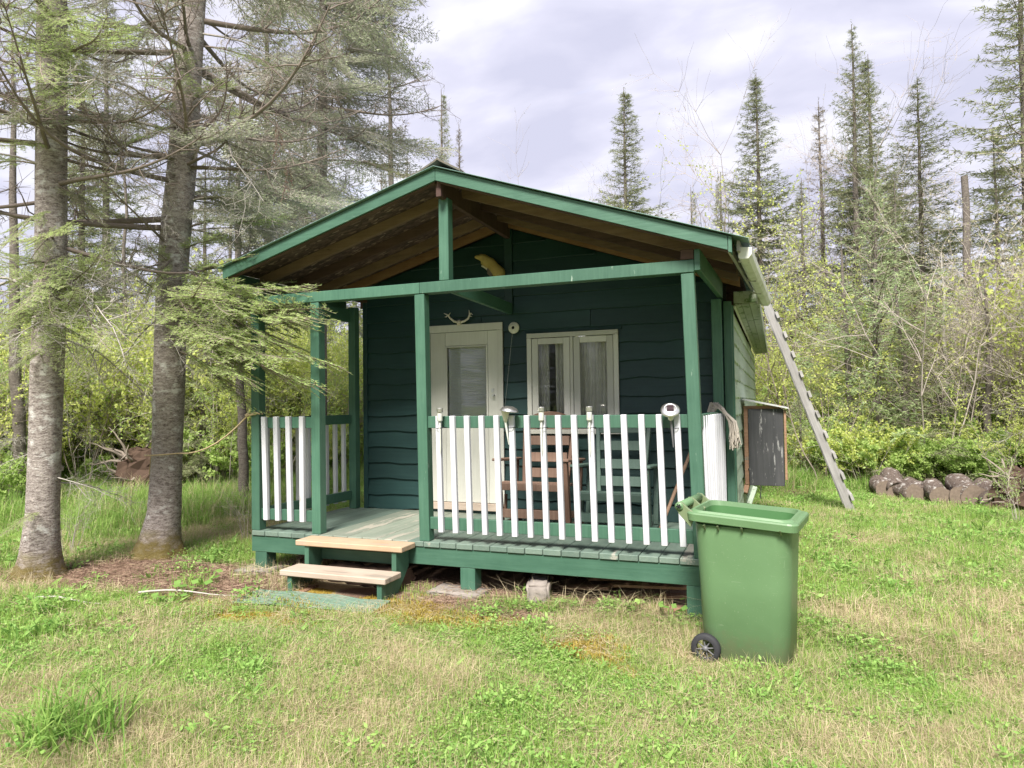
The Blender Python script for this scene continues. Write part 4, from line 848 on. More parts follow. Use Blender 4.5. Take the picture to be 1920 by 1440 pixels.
def conifer(H, Rb, z0, seed, nmat, dens=1.0, droop=.25, tuft=.085, up=.5, gap=.0, per=1.0, taper=.85, twigm=None):
    """crown mesh: boughs, side twigs and needle tufts"""
    r_ = np.random.default_rng(seed); mb = MB(); z = z0; PP, DD, TT, SZ = [], [], [], []; S0, S1, SR = [], [], []
    while z < H*.985:
        f = (z-z0)/(H-z0); L0 = Rb*(1-f)**(taper*1.2)*(1+.22*math.sin(z*2.1+seed)+.10*math.sin(z*5.3))+.03
        nb = max(3, int(round((5+r_.integers(0, 3))*per)))
        a0 = r_.uniform(0, 6.28)
        for k in range(nb):
            if r_.random() < gap: continue
            a = a0+2*math.pi*k/nb+r_.normal()*.25; L = L0*r_.uniform(.65, 1.15); dh = np.array([math.cos(a), math.sin(a), 0]); zz_ = z+r_.normal()*.06
            el = (-droop+f*up*1.6)+r_.normal()*.08; m_ = 8; t_ = np.linspace(0, 1, m_)
            Q = dh[None]*(L*t_)[:, None]; Q[:, 2] = zz_+L*(math.tan(el)*t_-.25*droop*np.sin(t_*3.1)+.22*t_**2.2)
            side = np.array([-dh[1], dh[0], 0]); Q += side*(np.sin(t_*3+r_.uniform(0, 6))*.04*L)[:, None]
            S0.append(Q[:-1]); S1.append(Q[1:]); rr0 = (.006+.010*L)*(1-t_*.85); SR.append(np.stack([rr0[:-1], rr0[1:]], 1))
            ns = max(3, int(L/.085*dens)); ts = np.linspace(.18, .98, ns)+r_.normal(size=ns)*.015
            for tt in ts:
                tt = min(max(tt, .05), 1); p = np.array([np.interp(tt, t_, Q[:, c]) for c in range(3)]); l = (.30*L*(1-tt*.75)+.05)*r_.uniform(.6, 1.2)
                for sg in (-1, 1):
                    d = unit(dh*r_.uniform(.5, .9)+side*sg*r_.uniform(.6, 1.0)+np.array([0, 0, -.12+r_.normal()*.15])); nt_ = max(2, int(l/(tuft*.42)))
                    q = p+d*(np.linspace(.12, 1, nt_)*l)[:, None]; q[:, 2] -= .18*(np.linspace(0, 1, nt_)**2)*l
                    PP.append(q); SZ.append(np.full(len(q), min(1., .45+L0*.9))); DD.append(np.broadcast_to(d, q.shape)); TT.append(np.linspace(.25, .85, nt_)+.15*r_.random(nt_)); S0.append(p[None]); S1.append(q[-1:]); SR.append(np.array([[.0035, .0015]]))
            q = Q[-4:]; PP.append(q); SZ.append(np.full(len(q), min(1., .45+L0*.9))); DD.append(np.broadcast_to(dh, q.shape)); TT.append(np.full(len(q), .8))
        z += (.16+.22*(1-f))*(H/9)**.35
    PP = np.concatenate(PP); DD = np.concatenate(DD); TT = np.concatenate(TT); SZ = np.concatenate(SZ)
    sr = np.concatenate(SR); sticks(mb, np.concatenate(S0), np.concatenate(S1), sr[:, 0], sr[:, 1], 0)
    for rep in range(3):
        J = r_.normal(size=PP.shape)*tuft*.16; d = unit(DD*1.0+r_.normal(size=PP.shape)*.62+np.array([0, 0, .12]))
        needles(mb, PP+J, d, tuft*SZ*r_.uniform(.6, 1.15, len(PP)), tuft*.17*SZ, 1, np.clip(TT+r_.normal(size=len(TT))*.15, 0, 1), r_)
    tp = np.stack([np.zeros(22), np.zeros(22), np.linspace(H*.94, H+.12, 22)], 1); needles(mb, tp, r_.normal(size=(22, 3))*.6+np.array([0, 0, .8]), tuft*.6, tuft*.12, 1, .6, r_)
    return mb.mesh('crown', [twigm or M['twig'], nmat])
def straight(H, r0, lean=(0, 0), n=16, base=-.1, wob=.02, seed=0):
    r_ = np.random.default_rng(seed); t_ = np.linspace(0, 1, n)**1.4; P = np.stack([lean[0]*t_*H+wob*np.cumsum(r_.normal(size=n)), lean[1]*t_*H+wob*np.cumsum(r_.normal(size=n)), base+(H-base)*t_], 1); P[0, :2] = 0
    return P, r0*(1-t_)**.8+.008
def put_tree(name, lab, cat, x, y, parts, group=None, rz=0, s=1.0, dz=0):
    o = thing(name, lab, cat, (x, y, float(gz(x, y))+dz), group, rz)
    for nm, me in parts: link(nm, me, o, None, None, (s, s, s))
    return o
# shared background conifers
def cset(H, Rb, z0, seed, nm, **k):
    P, r = straight(H, .016*H*.55+.02, seed=seed, wob=.012); tm = trunk_mesh('trunk', P, r, M['bark_bg'], 9, .15, .02, 0, seed); return [('trunk', tm), ('crown', conifer(H, Rb, z0, seed, nm, **k))]
spA = cset(12, 1.35, 1.6, 11, M['n_dark'], dens=1.15, gap=.06, taper=.9, per=1.1, tuft=.115)
spB = cset(12, 1.1, 3.6, 12, M['n_dark'], dens=.95, gap=.12, taper=.75, per=1.0, tuft=.115)
spC = cset(9, 1.25, .8, 13, M['n_dark'], dens=1.05, gap=.05, taper=.85, droop=.3, tuft=.105)
spD = cset(12, .75, 3.5, 14, M['n_old'], dens=.6, gap=.25, taper=.7, per=.85, tuft=.1)
firY = cset(5.2, 1.3, .5, 15, M['n_young'], dens=.9, gap=.12, droop=.0, up=.7, taper=.95, tuft=.07)
firS = cset(2.0, .75, .12, 16, M['n_young'], dens=1.2, gap=.1, droop=.05, up=.5, tuft=.055)
def tree_at(px, top, Yv, kind, H0, name, lab, cat='spruce tree', wide=1.0, rz=None, basepx=None):
    """stand a tree so that its tip reaches the line of sight of the photograph's tip at depth plane Y"""
    p = WY(px, top, Yv); g = float(gz(p.x, p.y)); H = p.z-g; s = H/H0
    o = thing(name, lab, cat, (p.x, p.y, g), None, random.uniform(0, 6) if rz is None else rz)
    for nm, me in kind: link(nm, me, o, None, None, (s*wide, s*wide, s) if nm == 'crown' else (s, s, s))
    return o
tree_at(832, 168, 17, spA, 12, 'spruce_tree', 'slim spruce spire rising just behind the cabin ridge', wide=.75)
tree_at(860, 232, 18, spD, 12, 'spruce_tree', 'thin sparse spruce tip right of the spire behind the ridge', wide=.8)
tree_at(764, 285, 22, spD, 12, 'spruce_tree', 'faint thin spruce top left of the cabin ridge', wide=.9)
tree_at(720, 312, 20, spC, 9, 'spruce_tree', 'small spruce top showing above the left roof slope', wide=.6)
tree_at(1172, 165, 14, spA, 12, 'spruce_tree', 'lone spruce with open crown above the middle of the right roof slope', wide=1.8)
tree_at(1415, 138, 15, spA, 12, 'spruce_tree', 'dense dark spruce directly above the right end of the roof', wide=1.9)
tree_at(1345, 322, 16, spC, 9, 'spruce_tree', 'short dark spruce tucked left of the spruce over the roof end', wide=.55)
tree_at(1535, 190, 20, spD, 12, 'spruce_tree', 'thin brownish spruce between the dense one and the tallest pair', wide=1.5)
tree_at(1597, 45, 17, spB, 12, 'spruce_tree', 'tallest spruce spire with a bare lower stem, left of its pair', wide=1.15)
tree_at(1622, 104, 18.5, spA, 12, 'spruce_tree', 'full-crowned spruce close against the tallest spire on its right', wide=1.7)
tree_at(1719, 145, 16, spB, 12, 'spruce_tree', 'dark pointed spruce standing alone between the pair and the right edge', wide=1.9)
tree_at(1672, 330, 15, spC, 9, 'spruce_tree', 'shorter spruce at the right foot of the tall pair', wide=1.1)
tree_at(1500, 335, 14, spC, 9, 'spruce_tree', 'lower spruce behind the gutter, left of the tall pair', wide=1.3)
tree_at(1905, -190, 13, spB, 12, 'spruce_tree', 'tall ragged spruce with sparse boughs at the right edge of view', wide=1.5)
tree_at(1870, 250, 12.5, spC, 9, 'spruce_tree', 'dark spruce behind the brown thicket near the right edge', wide=1.2)
tree_at(1636, 330, 8.7, firY, 5.2, 'fir_tree', 'young light green fir behind the ladder', 'fir tree', wide=1.35)
tree_at(1497, 745, 8.2, firS, 2.0, 'fir_tree', 'low bushy young fir beside the black box', 'fir tree', wide=.9)
tree_at(1560, 800, 9.0, firS, 2.0, 'fir_tree', 'small fir sapling behind the ladder foot', 'fir tree', wide=.8)
tree_at(1300, 350, 22, spC, 9, 'spruce_tree', 'far small spruce above the right roof slope, left of the dense one', wide=.7)
p = WY(1808, 332, 12); g = float(gz(p.x, p.y)); P, r = straight(p.z-g, .11, seed=5, wob=.01); r = r*0+np.linspace(.10, .065, len(r))
mb_s = thing('dead_snag', 'broken-off dead tree trunk standing among the right-hand spruces', 'snag', (p.x, p.y, g)); link('trunk', trunk_mesh('trunk', P, r, M['bark_bg'], 10), mb_s)
mb = MB(); r_ = np.random.default_rng(8); zz2 = r_.uniform(1, p.z-g, 26); aa = r_.uniform(0, 6.28, 26); P0 = np.stack([0*zz2, 0*zz2, zz2], 1); sticks(mb, P0, P0+np.stack([np.cos(aa), np.sin(aa), .1*r_.normal(size=26)], 1)*r_.uniform(.2, .7, 26)[:, None], .008, .002); link('dead_branches', mb.mesh('dead_branches', [M['dead']]), mb_s)
# left side background firs and spruces seen between and beside the big trunks
left = [(-4.2, 3.6, spC, 9, .6, 1.05, 'dark spruce with low boughs seen between the two big trunks'), (-7.5, 2.2, spC, 9, .65, 1.1, 'spruce with low boughs behind the leftmost trunk'), (-6.2, 7.5, spB, 12, 1.0, 1.2, 'bare-stemmed spruce deep in the wood left of the porch'),
        (-9.5, 5.5, spA, 12, .8, 1.2, 'big spruce far left in the wood'), (-10.5, .5, spC, 9, 1.1, 1.1, 'spruce at the left edge of view behind the brush'), (-4.8, 10.5, spD, 12, 1.0, 1.2, 'thin brown spruce deep behind the fallen stump'),
        (-12.5, 8.5, spB, 12, 1.1, 1.3, 'dark spruce farthest left in the back row'), (-2.6, 12.5, spC, 9, .8, 1.2, 'spruce far behind the porch rail'), (-8.2, 11.5, spA, 12, 1.0, 1.3, 'spruce in the back row left of centre')]
for x, y, kd, H0, s, wd, lb in left:
    o = thing('spruce_tree', lb, 'spruce tree', (x, y, float(gz(x, y))), None, random.uniform(0, 6))
    for nm, me in kd: link(nm, me, o, None, None, (s*wd, s*wd, s) if nm == 'crown' else (s, s, s))
# ------------------------------------------------------------------ detailed boughs for the near trees
def bough(seed, L, nmat, nl=.022, nw=.0046, step=.0085, bw=.42, droop=.10, live=1.0, tm='twig', sub=True):
    r_ = np.random.default_rng(seed); mb = MB(); m_ = 14; t_ = np.linspace(0, 1, m_); Q = np.stack([L*t_, .05*L*np.sin(t_*3+r_.uniform(0, 6)), -droop*L*t_**1.7+.02*L*np.sin(t_*7)], 1)
    segs = [(Q[i], Q[i+1], .012*(1-t_[i])+.0025, .012*(1-t_[i+1])+.002, t_[i] > .35) for i in range(m_-1)]
    ts = np.arange(.12, .99, .042/L)
    for tt in ts:
        p = np.array([np.interp(tt, t_, Q[:, c]) for c in range(3)])
        for sg in (-1, 1):
            if r_.random() < .12: continue
            l = bw*L*(math.sin(min(1, tt*1.15)*math.pi*.5+.3)**.8)*(1-tt)**.75*r_.uniform(.6, 1.15)+.05
            a = sg*r_.uniform(.75, 1.05); d = np.array([math.cos(a), math.sin(a), r_.normal()*.10-.06]); prev = p; nseg = 3
            for s_ in range(nseg):
                d = unit(d+np.array([.12, 0, -.03])+r_.normal(size=3)*.05); q = prev+d*l/nseg; segs.append((prev, q, .0032-.0007*s_, .0026-.0007*s_, tt > .18 or s_ > 0))
                if sub and l > .12:
                    for w_ in range(max(1, int(l/nseg/.04))):
                        for s2 in (-1, 1):
                            if r_.random() < .25: continue
                            a2 = s2*r_.uniform(.6, .95); c_, sn = math.cos(a2), math.sin(a2); d2 = unit(np.array([d[0]*c_-d[1]*sn, d[0]*sn+d[1]*c_, d[2]+r_.normal()*.08])); p2 = prev+(q-prev)*r_.random(); l2 = l*.30*(1-s_*.22)*r_.uniform(.5, 1.1); segs.append((p2, p2+d2*l2, .0018, .001, True))
                prev = q
    P0 = np.array([s[0] for s in segs]); P1 = np.array([s[1] for s in segs]); sticks(mb, P0, P1, [s[2] for s in segs], [s[3] for s in segs], 0)
    pn, dn = [], []
    for a, b2, _, _, ok in segs:
        if not ok: continue
        Ls = np.linalg.norm(b2-a); k = max(1, int(Ls/step)); 
        if r_.random() > live: continue
        f_ = (np.arange(k)+r_.random(k))/k; d = (b2-a)/max(Ls, 1e-6); pn.append(a+(b2-a)*f_[:, None]); dn.append(np.broadcast_to(d, (k, 3)))
    if pn:
        pn = np.concatenate(pn); dn = np.concatenate(dn); lat = unit(np.cross(dn, np.array([0, 0, 1.]))+1e-6); sgn = np.where(r_.random(len(pn)) < .5, -1, 1)[:, None]
        d = unit(dn*.55+lat*sgn*r_.uniform(.4, 1.1, (len(pn), 1))+np.array([0, 0, .35])*r_.uniform(-.3, 1.2, (len(pn), 1))); needles(mb, pn, d, nl*r_.uniform(.7, 1.2, len(pn)), nw, 1, np.clip(.35+.45*(pn[:, 0]/L)+r_.normal(size=len(pn))*.12, 0, 1), r_)
    return mb.mesh('bough', [M[tm], nmat])
BG = [bough(s, 1.2, M['n_fir'], bw=b_) for s, b_ in ((1, .42), (2, .36), (3, .5))]
BD = [bough(s, 1.6, M['n_dark'], nl=.032, nw=.011, step=.024, bw=.40, droop=.16) for s in (4, 5)]
BY = [bough(s, 1.6, M['n_grey'], nl=.032, nw=.012, step=.028, bw=.42, droop=.14, live=.85, tm='dead') for s in (6, 7, 8)]
BR = bough(9, .7, M['n_red'], bw=.4, droop=.5)
def deadbranch(seed, L=1.6):
    r_ = np.random.default_rng(seed); mb = MB(); segs = []
    def grow(p, d, l, r0, lev):
        n = 7 if lev == 0 else 4; 
        for i in range(n):
            d = unit(d+r_.normal(size=3)*(.13 if lev == 0 else .2)+np.array([0, 0, -.035 if lev < 2 else 0])); q = p+d*l/n; ra = r0*(1-i/n*.8); segs.append((p, q, ra, r0*(1-(i+1)/n*.8)))
            if lev < 3 and (lev > 0 or i > 0):
                for _ in range((3, 2, 1)[lev]):
                    if r_.random() < .8:
                        v = unit(np.cross(d, r_.normal(size=3))); grow(p+(q-p)*r_.random(), unit(d*.6+v*.8), l*(.42, .42, .4)[lev]*r_.uniform(.5, 1.1)*(1-i/n*.4), ra*.45+.0008, lev+1)
            p = q
    grow(np.zeros(3), np.array([1., 0, 0]), L, .015, 0)
    P0 = np.array([s[0] for s in segs]); P1 = np.array([s[1] for s in segs]); sticks(mb, P0, P1, np.maximum([s[2] for s in segs], .0016), np.maximum([s[3] for s in segs], .0012), 0); return mb.mesh('dead_branch', [M['dead']])
DB = [deadbranch(s) for s in range(20, 25)]
def limb(seed, L=1.8):
    r_ = np.random.default_rng(seed); mb = MB(); t_ = np.linspace(0, 1, 12); Q = np.stack([L*t_, .12*np.sin(t_*2.5+r_.uniform(0, 6))-.12*math.sin(0), .22*L*t_**2+.05*np.sin(t_*6)-.12*L*np.sin(t_*3.1)], 1); Q -= Q[0]; tube(mb, Q, .026*(1-t_*.8), 7, 0)
    for k in range(16):
        f = r_.uniform(.25, 1); p = np.array([np.interp(f, t_, Q[:, c]) for c in range(3)]); d = unit(r_.normal(size=3)+np.array([.7, 0, .0])); P = [p]
        for s_ in range(5): d = unit(d+r_.normal(size=3)*.25+np.array([.1, 0, .05])); p = p+d*.09*r_.uniform(.5, 1.3); P.append(p)
        tube(mb, P, np.linspace(.007, .0015, 6), 4, 0, .5, False)
        for q in P[2:]: e = unit(r_.normal(size=(3, 3))); sticks(mb, np.repeat(q[None], 3, 0), q+e*.12, .002, .001)
    return mb.mesh('limb', [M['limb']])
LM = [limb(s) for s in (41, 42, 43)]
def hang(tree, me, A, B_, roll=0., L0=1.2, name='bough', wid=None):
    A, B_ = Vector(A), Vector(B_); x = B_-A; L = x.length; x.normalize(); up = Vector((0, 0, 1)); y = up.cross(x).normalized(); z = x.cross(y); q = Matrix.Rotation(roll, 3, x); y = q @ y; z = q @ z; s = L/L0; sw = s if wid is None else s*wid
    o = link(name, me, tree); o.matrix_basis = Matrix.Translation(-Vector(tree.location)) @ Matrix(((x.x*s, y.x*sw, z.x*sw, A.x), (x.y*s, y.y*sw, z.y*sw, A.y), (x.z*s, y.z*sw, z.z*sw, A.z), (0, 0, 0, 1))); return o
def pxtrunk(pts, d0, dwob=0):
    P, r = [], []
    for px, py, wpx in pts: p = W(px, py, d0); P.append((p.x, p.y, p.z)); r.append(wpx/2/FPX*d0/math.sqrt(1+((px-960)/FPX)**2))
    return np.array(P), np.array(r)
def big_tree(name, lab, pts, d0, flare, seed, mat=None, knots=3):
    P, r = pxtrunk(pts, d0); P = P[::-1]; r = r[::-1]; n = 60; z = np.concatenate([np.linspace(P[0, 2], P[0, 2]+.8, 22)[:-1], np.linspace(P[0, 2]+.8, P[-1, 2], n)]); PP = np.stack([np.interp(z, P[:, 2], P[:, 0]), np.interp(z, P[:, 2], P[:, 1]), z], 1); rr_ = np.interp(z, P[:, 2], r)
    # keep the trunk upright in plan at its mean depth line
    o = thing(name, lab, 'fir tree', (PP[0, 0], PP[0, 1], PP[0, 2])); me = trunk_mesh('trunk', PP-PP[0], rr_, mat or M['bark_fir'], 28, flare, .025, knots, seed); link('trunk', me, o); return o, PP, rr_
T1, P1_, r1_ = big_tree('fir_tree', 'leftmost big fir trunk with whitish lichen bands, nearest the camera', [(100, -420, 40), (97, 0, 58), (97, 250, 60), (96, 480, 62), (92, 600, 64), (88, 700, 66), (84, 850, 65), (80, 960, 68), (76, 1040, 80), (72, 1100, 96)], 5.95, .55, 1)
T2, P2_, r2_ = big_tree('fir_tree', 'big fir trunk left of the porch with a rope tied around it', [(376, -420, 38), (364, 0, 44), (352, 150, 52), (342, 300, 56), (329, 440, 60), (321, 560, 60), (318, 700, 63), (313, 850, 60), (308, 960, 66), (300, 1010, 76), (295, 1050, 86)], 6.75, .55, 2)
T3, P3_, r3_ = big_tree('spruce_tree', 'large grey-green spruce with a broad crown overhanging the left roof', [(610, -400, 8), (606, 0, 14), (604, 250, 18), (602, 430, 22), (600, 700, 26), (600, 900, 30)], 10.2, .3, 3, M['bark_bg'])
def on_trunk(P, z): return Vector([np.interp(z, P[:, 2], P[:, c]) for c in range(3)])
rb = random.Random(3)
def zpx(py, d): return CP.z+CF.z*d-CU.z*((py-720)/FPX*d)
# live foreground boughs: (trunk, start height px, tip px, tip py, tip depth)
live2 = [(560, 665, 655, 5.75), (540, 600, 500, 5.7), (560, 600, 560, 5.6), (600, 560, 640, 5.6), (520, 480, 455, 6.0), (600, 490, 690, 5.6), (620, 640, 700, 5.7), (500, 440, 560, 5.6), (520, 560, 545, 5.9),
         (480, 150, 545, 6.2), (470, 230, 600, 5.9), (500, 250, 430, 6.2), (540, 420, 610, 5.5), (580, 400, 500, 5.4), (470, 420, 420, 6.3), (640, 520, 760, 6.2),
         (150, 330, 60, 6.2), (190, 420, 130, 6.1), (220, 260, 160, 6.0), (170, 470, 200, 6.2), (230, 200, 260, 6.0), (120, 300, 150, 5.8), (260, 430, 240, 6.3), (420, 545, 385, 6.6), (590, 500, 620, 5.7), (560, 640, 560, 5.9)]
for i, (sp, tx, ty, td) in enumerate(live2):
    A = on_trunk(P2_, zpx(sp, 6.75)); B_ = W(tx, ty, td); A = A+(B_-A)*.10; hang(T2, BG[i % 3], A, B_, rb.uniform(-.5, .5), 1.2)
live1 = [(380, 0, 440, 5.2), (420, 20, 520, 5.4), (560, 190, 445, 5.5), (540, 10, 600, 5.2), (600, 150, 520, 5.3), (50, 200, 60, 5.6), (0, 30, 90, 5.3), (100, 180, 160, 5.4), (-60, 10, 20, 5.2), (20, 130, 10, 5.2), (440, 60, 420, 5.0), (480, -40, 480, 5.0), (200, 10, 170, 5.3), (260, -20, 260, 5.3), (650, -10, 690, 5.3), (330, 200, 400, 5.7), (940, -10, 1000, 5.4), (520, 230, 560, 5.6), (60, 90, 130, 5.0), (130, 40, 210, 5.3), (520, 120, 590, 5.2), (560, 60, 640, 5.0), (500, 230, 640, 5.3), (470, 20, 560, 4.9), (540, 170, 690, 5.4), (590, -20, 560, 5.0)]
for i, (sp, tx, ty, td) in enumerate(live1):
    A = on_trunk(P1_, zpx(sp, 5.95)); B_ = W(tx, ty, td); A = A+(B_-A)*.08; hang(T1, (BG+BD)[i % 4 if i % 5 == 0 else i % 3], A, B_, rb.uniform(-.6, .6), 1.6 if (i % 5 == 0 and i % 4 == 3) else 1.2)
# dark needled boughs and dead branches up the stems
def ring(tree, P, r, d0, n, pys, Ls, meshes, L0, name, el=(-.25, .2), az=None):
    for i in range(n):
        py = rb.uniform(*pys); z = zpx(py, d0); c = on_trunk(P, z); rr0 = np.interp(z, P[:, 2], r); a = rb.uniform(0, 6.28) if az is None else R(rb.uniform(*az)); e = rb.uniform(*el); d = Vector((math.cos(a)*math.cos(e), math.sin(a)*math.cos(e), math.sin(e))); L = rb.uniform(*Ls); A = c+Vector((math.cos(a), math.sin(a), 0))*rr0*.8
        hang(tree, rb.choice(meshes), A, A+d*L, rb.uniform(-.8, .8), L0, name)
ring(T1, P1_, r1_, 5.95, 30, (-250, 620), (.7, 1.7), DB, 1.6, 'dead_branch', (-.35, .45))
ring(T1, P1_, r1_, 5.95, 6, (650, 950), (.3, .9), DB, 1.6, 'dead_branch', (-.5, .1))
ring(T1, P1_, r1_, 5.95, 12, (-350, 330), (1.0, 1.8), [BD[0], BG[0], BG[1], BG[2]], 1.5, 'bough', (-.35, .15))
ring(T2, P2_, r2_, 6.75, 26, (-50, 480), (1.0, 2.2), LM, 1.8, 'limb', (-.15, .25))
ring(T1, P1_, r1_, 5.95, 14, (-50, 480), (.9, 1.8), LM, 1.8, 'limb', (-.15, .25))
ring(T3, P3_, r3_, 10.2, 16, (-100, 430), (1.0, 1.7), LM, 1.8, 'limb', (-.2, .2))
ring(T2, P2_, r2_, 6.75, 40, (-150, 640), (.6, 1.8), DB, 1.6, 'dead_branch', (-.35, .5))
ring(T2, P2_, r2_, 6.75, 18, (-350, 260), (1.1, 2.1), [BG[0]]+BY, 1.55, 'bough', (-.3, .2))
ring(T2, P2_, r2_, 6.75, 9, (280, 420), (1.0, 1.7), BY, 1.55, 'bough', (-.3, .1), (-30, 90))
ring(T3, P3_, r3_, 10.2, 105, (-380, 300), (1.1, 2.3), BY+BY+BY+BD, 1.6, 'bough', (-.25, .15))
ring(T3, P3_, r3_, 10.2, 40, (330, 560), (.8, 1.7), BY, 1.6, 'bough', (-.4, .0))
ring(T3, P3_, r3_, 10.2, 26, (100, 620), (.6, 1.5), DB, 1.6, 'dead_branch', (-.3, .2))
for tx, ty in ((548, 370), (530, 300)): hang(T2, BR, W(tx-10, ty-70, 6.3), W(tx+8, ty, 6.3), .3, .7, 'bough').__setitem__('label', 'dead rust-red bough')
# mid-distance small trunks of the wood
for i, (px, py, d, wpx, lb) in enumerate(((42, 560, 9.5, 20, 'thin trunk left of the leftmost big fir'), (455, 900, 9.6, 16, 'thin dark fir trunk just left of the porch post'), (440, 860, 12, 8, 'slender grey sapling stem between trunk and porch'), (240, 600, 12, 9, 'slender stem midway between the two big trunks'), (1700, 870, 11.5, 12, 'slim grey trunk standing behind the log row'), (1855, 700, 11, 15, 'grey-brown trunk in the right-hand thicket'), (1915, 700, 9.5, 16, 'pale trunk at the right edge of view'), (1770, 800, 12, 8, 'thin pale birch stem behind the logs'), (1605, 800, 12.5, 14, 'trunk behind the ladder'))):
    p = W(px, py, d); g = float(gz(p.x, p.y)); r0 = wpx/2/FPX*d; Pq, rq = straight(3.4+rb.random() if px > 900 else 5+rb.random()*2, r0*1.15, (rb.uniform(-.03, .03), rb.uniform(-.03, .03)), seed=50+i, wob=.02)
    o = thing('tree_stem', lb, 'tree', (p.x, p.y, g)); link('trunk', trunk_mesh('trunk', Pq, rq, M['birch'] if 'pale' in lb else M['bark_bg'], 9, .2, .03, 0, i), o)
    for k in range(7):
        z = rb.uniform(.8, 3); a = rb.uniform(0, 6.28); A = Vector((np.interp(z, Pq[:, 2], Pq[:, 0]), np.interp(z, Pq[:, 2], Pq[:, 1]), z))+o.location; hang(o, DB[k % 5], A, A+Vector((math.cos(a), math.sin(a), rb.uniform(-.2, .5)))*rb.uniform(.4, .9), 0, 1.6, 'branch')
# ================================================================== leafy and bare broadleaf shrubs
def shrub(seed, H, spread, stems, leafm, lsize, ldens, tm, fine=1.0, up=.5):
    r_ = np.random.default_rng(seed); mb = MB(); segs = []; LP, LD = [], []
    def grow(p, d, l, r0, lev):
        n = (7, 4, 3)[lev]
        for i in range(n):
            d = unit(d+r_.normal(size=3)*(.10, .18, .25)[lev]+np.array([0, 0, .06*up])); q = p+d*l/n; ra = r0*(1-i/n*.8); segs.append((p, q, ra, r0*(1-(i+1)/n*.8)))
            if lev < 2 and i > (1 if lev == 0 else 0):
                for _ in range((2 if r_.random() < .6*fine else 1)+(2 if fine > 1.55 else 0)):
                    v = unit(np.cross(d, r_.normal(size=3))); grow(q, unit(d*.75+v*.7), l*(.38, .45)[lev]*r_.uniform(.6, 1.1), ra*.5+.001, lev+1)
            if lev > 0 or i > n-3:
                k = int(ldens*(2.2 if lev == 2 else 1.2)+r_.random()); 
                for _ in range(k): LP.append(p+(q-p)*r_.random()+r_.normal(size=3)*.012); LD.append(unit(d*.4+r_.normal(size=3)*.8+np.array([0, 0, .25])))
            p = q
    for s_ in range(stems):
        a = r_.uniform(0, 6.28); b_ = np.array([math.cos(a), math.sin(a), 0])*spread*.25*r_.random(); grow(b_, unit(np.array([math.cos(a)*spread*.28, math.sin(a)*spread*.28, 1])), H*r_.uniform(.6, 1.05), .006+.0035*H, 0)
    sticks(mb, [s[0] for s in segs], [s[1] for s in segs], np.maximum([s[2] for s in segs], .002), np.maximum([s[3] for s in segs], .0015), 0)
    if LP: LP = np.array(LP); leaves(mb, LP, np.array(LD), lsize*r_.uniform(.6, 1.2, len(LP)), lsize*.62, 1, np.clip(r_.normal(.55, .22, len(LP)), 0, 1), .8)
    return mb.mesh('shrub', [M[tm], M[leafm]])
def src(me): o = bpy.data.objects.new(me.name, me); return o
def scatter(name, P, rot, scl, idx, sources, kind='stuff'):
    c = bpy.data.collections.new(name+'_pieces')
    for i, me in enumerate(sources): o = bpy.data.objects.new('%s_piece_%02d' % (name, i), me); c.objects.link(o)
    me = bpy.data.meshes.new(name); me.vertices.add(len(P)); me.vertices.foreach_set('co', np.asarray(P, np.float32).ravel())
    a = me.attributes.new('rot', 'FLOAT_VECTOR', 'POINT'); a.data.foreach_set('vector', np.asarray(rot, np.float32).ravel())
    a = me.attributes.new('scl', 'FLOAT_VECTOR', 'POINT'); a.data.foreach_set('vector', np.asarray(scl, np.float32).ravel())
    a = me.attributes.new('idx', 'INT', 'POINT'); a.data.foreach_set('value', np.asarray(idx, np.int32))
    o = link(name, me); o['kind'] = kind; g = bpy.data.node_groups.new(name, 'GeometryNodeTree')
    g.interface.new_socket('Geometry', in_out='INPUT', socket_type='NodeSocketGeometry'); g.interface.new_socket('Geometry', in_out='OUTPUT', socket_type='NodeSocketGeometry')
    gi = g.nodes.new('NodeGroupInput'); go = g.nodes.new('NodeGroupOutput'); ci = g.nodes.new('GeometryNodeCollectionInfo'); ci.inputs['Collection'].default_value = c; ci.inputs['Separate Children'].default_value = True; ci.inputs['Reset Children'].default_value = True
    ip = g.nodes.new('GeometryNodeInstanceOnPoints'); ip.inputs['Pick Instance'].default_value = True
    def at_(nm, ty): n = g.nodes.new('GeometryNodeInputNamedAttribute'); n.data_type = ty; n.inputs['Name'].default_value = nm; return n.outputs[0]
    L = g.links; L.new(gi.outputs[0], ip.inputs['Points']); L.new(ci.outputs[0], ip.inputs['Instance']); L.new(at_('idx', 'INT'), ip.inputs['Instance Index'])
    e2r = g.nodes.new('FunctionNodeEulerToRotation'); L.new(at_('rot', 'FLOAT_VECTOR'), e2r.inputs[0]); L.new(e2r.outputs[0], ip.inputs['Rotation']); L.new(at_('scl', 'FLOAT_VECTOR'), ip.inputs['Scale']); L.new(ip.outputs[0], go.inputs[0])
    md = o.modifiers.new('scatter', 'NODES'); md.node_group = g; return o
SH = [shrub(31, 2.4, 1.0, 5, 'l_yel', .058, 1.5, 'bare'), shrub(32, 3.0, .8, 4, 'l_yel', .055, 1.2, 'twig'), shrub(33, 1.5, 1.2, 6, 'l_grn', .062, 1.8, 'twig'), shrub(34, 3.4, .8, 4, 'l_pale', .028, .7, 'bare', 1.3), shrub(35, 2.2, 1.1, 6, 'l_grn', .04, 1.3, 'bare'), shrub(36, 3.0, 1.0, 6, 'l_pale', .03, .35, 'bare', 1.5), shrub(37, .8, 1.4, 6, 'l_grn', .05, 1.8, 'twig'), shrub(38, .8, 1.3, 6, 'l_yel', .045, 1.6, 'bare')]
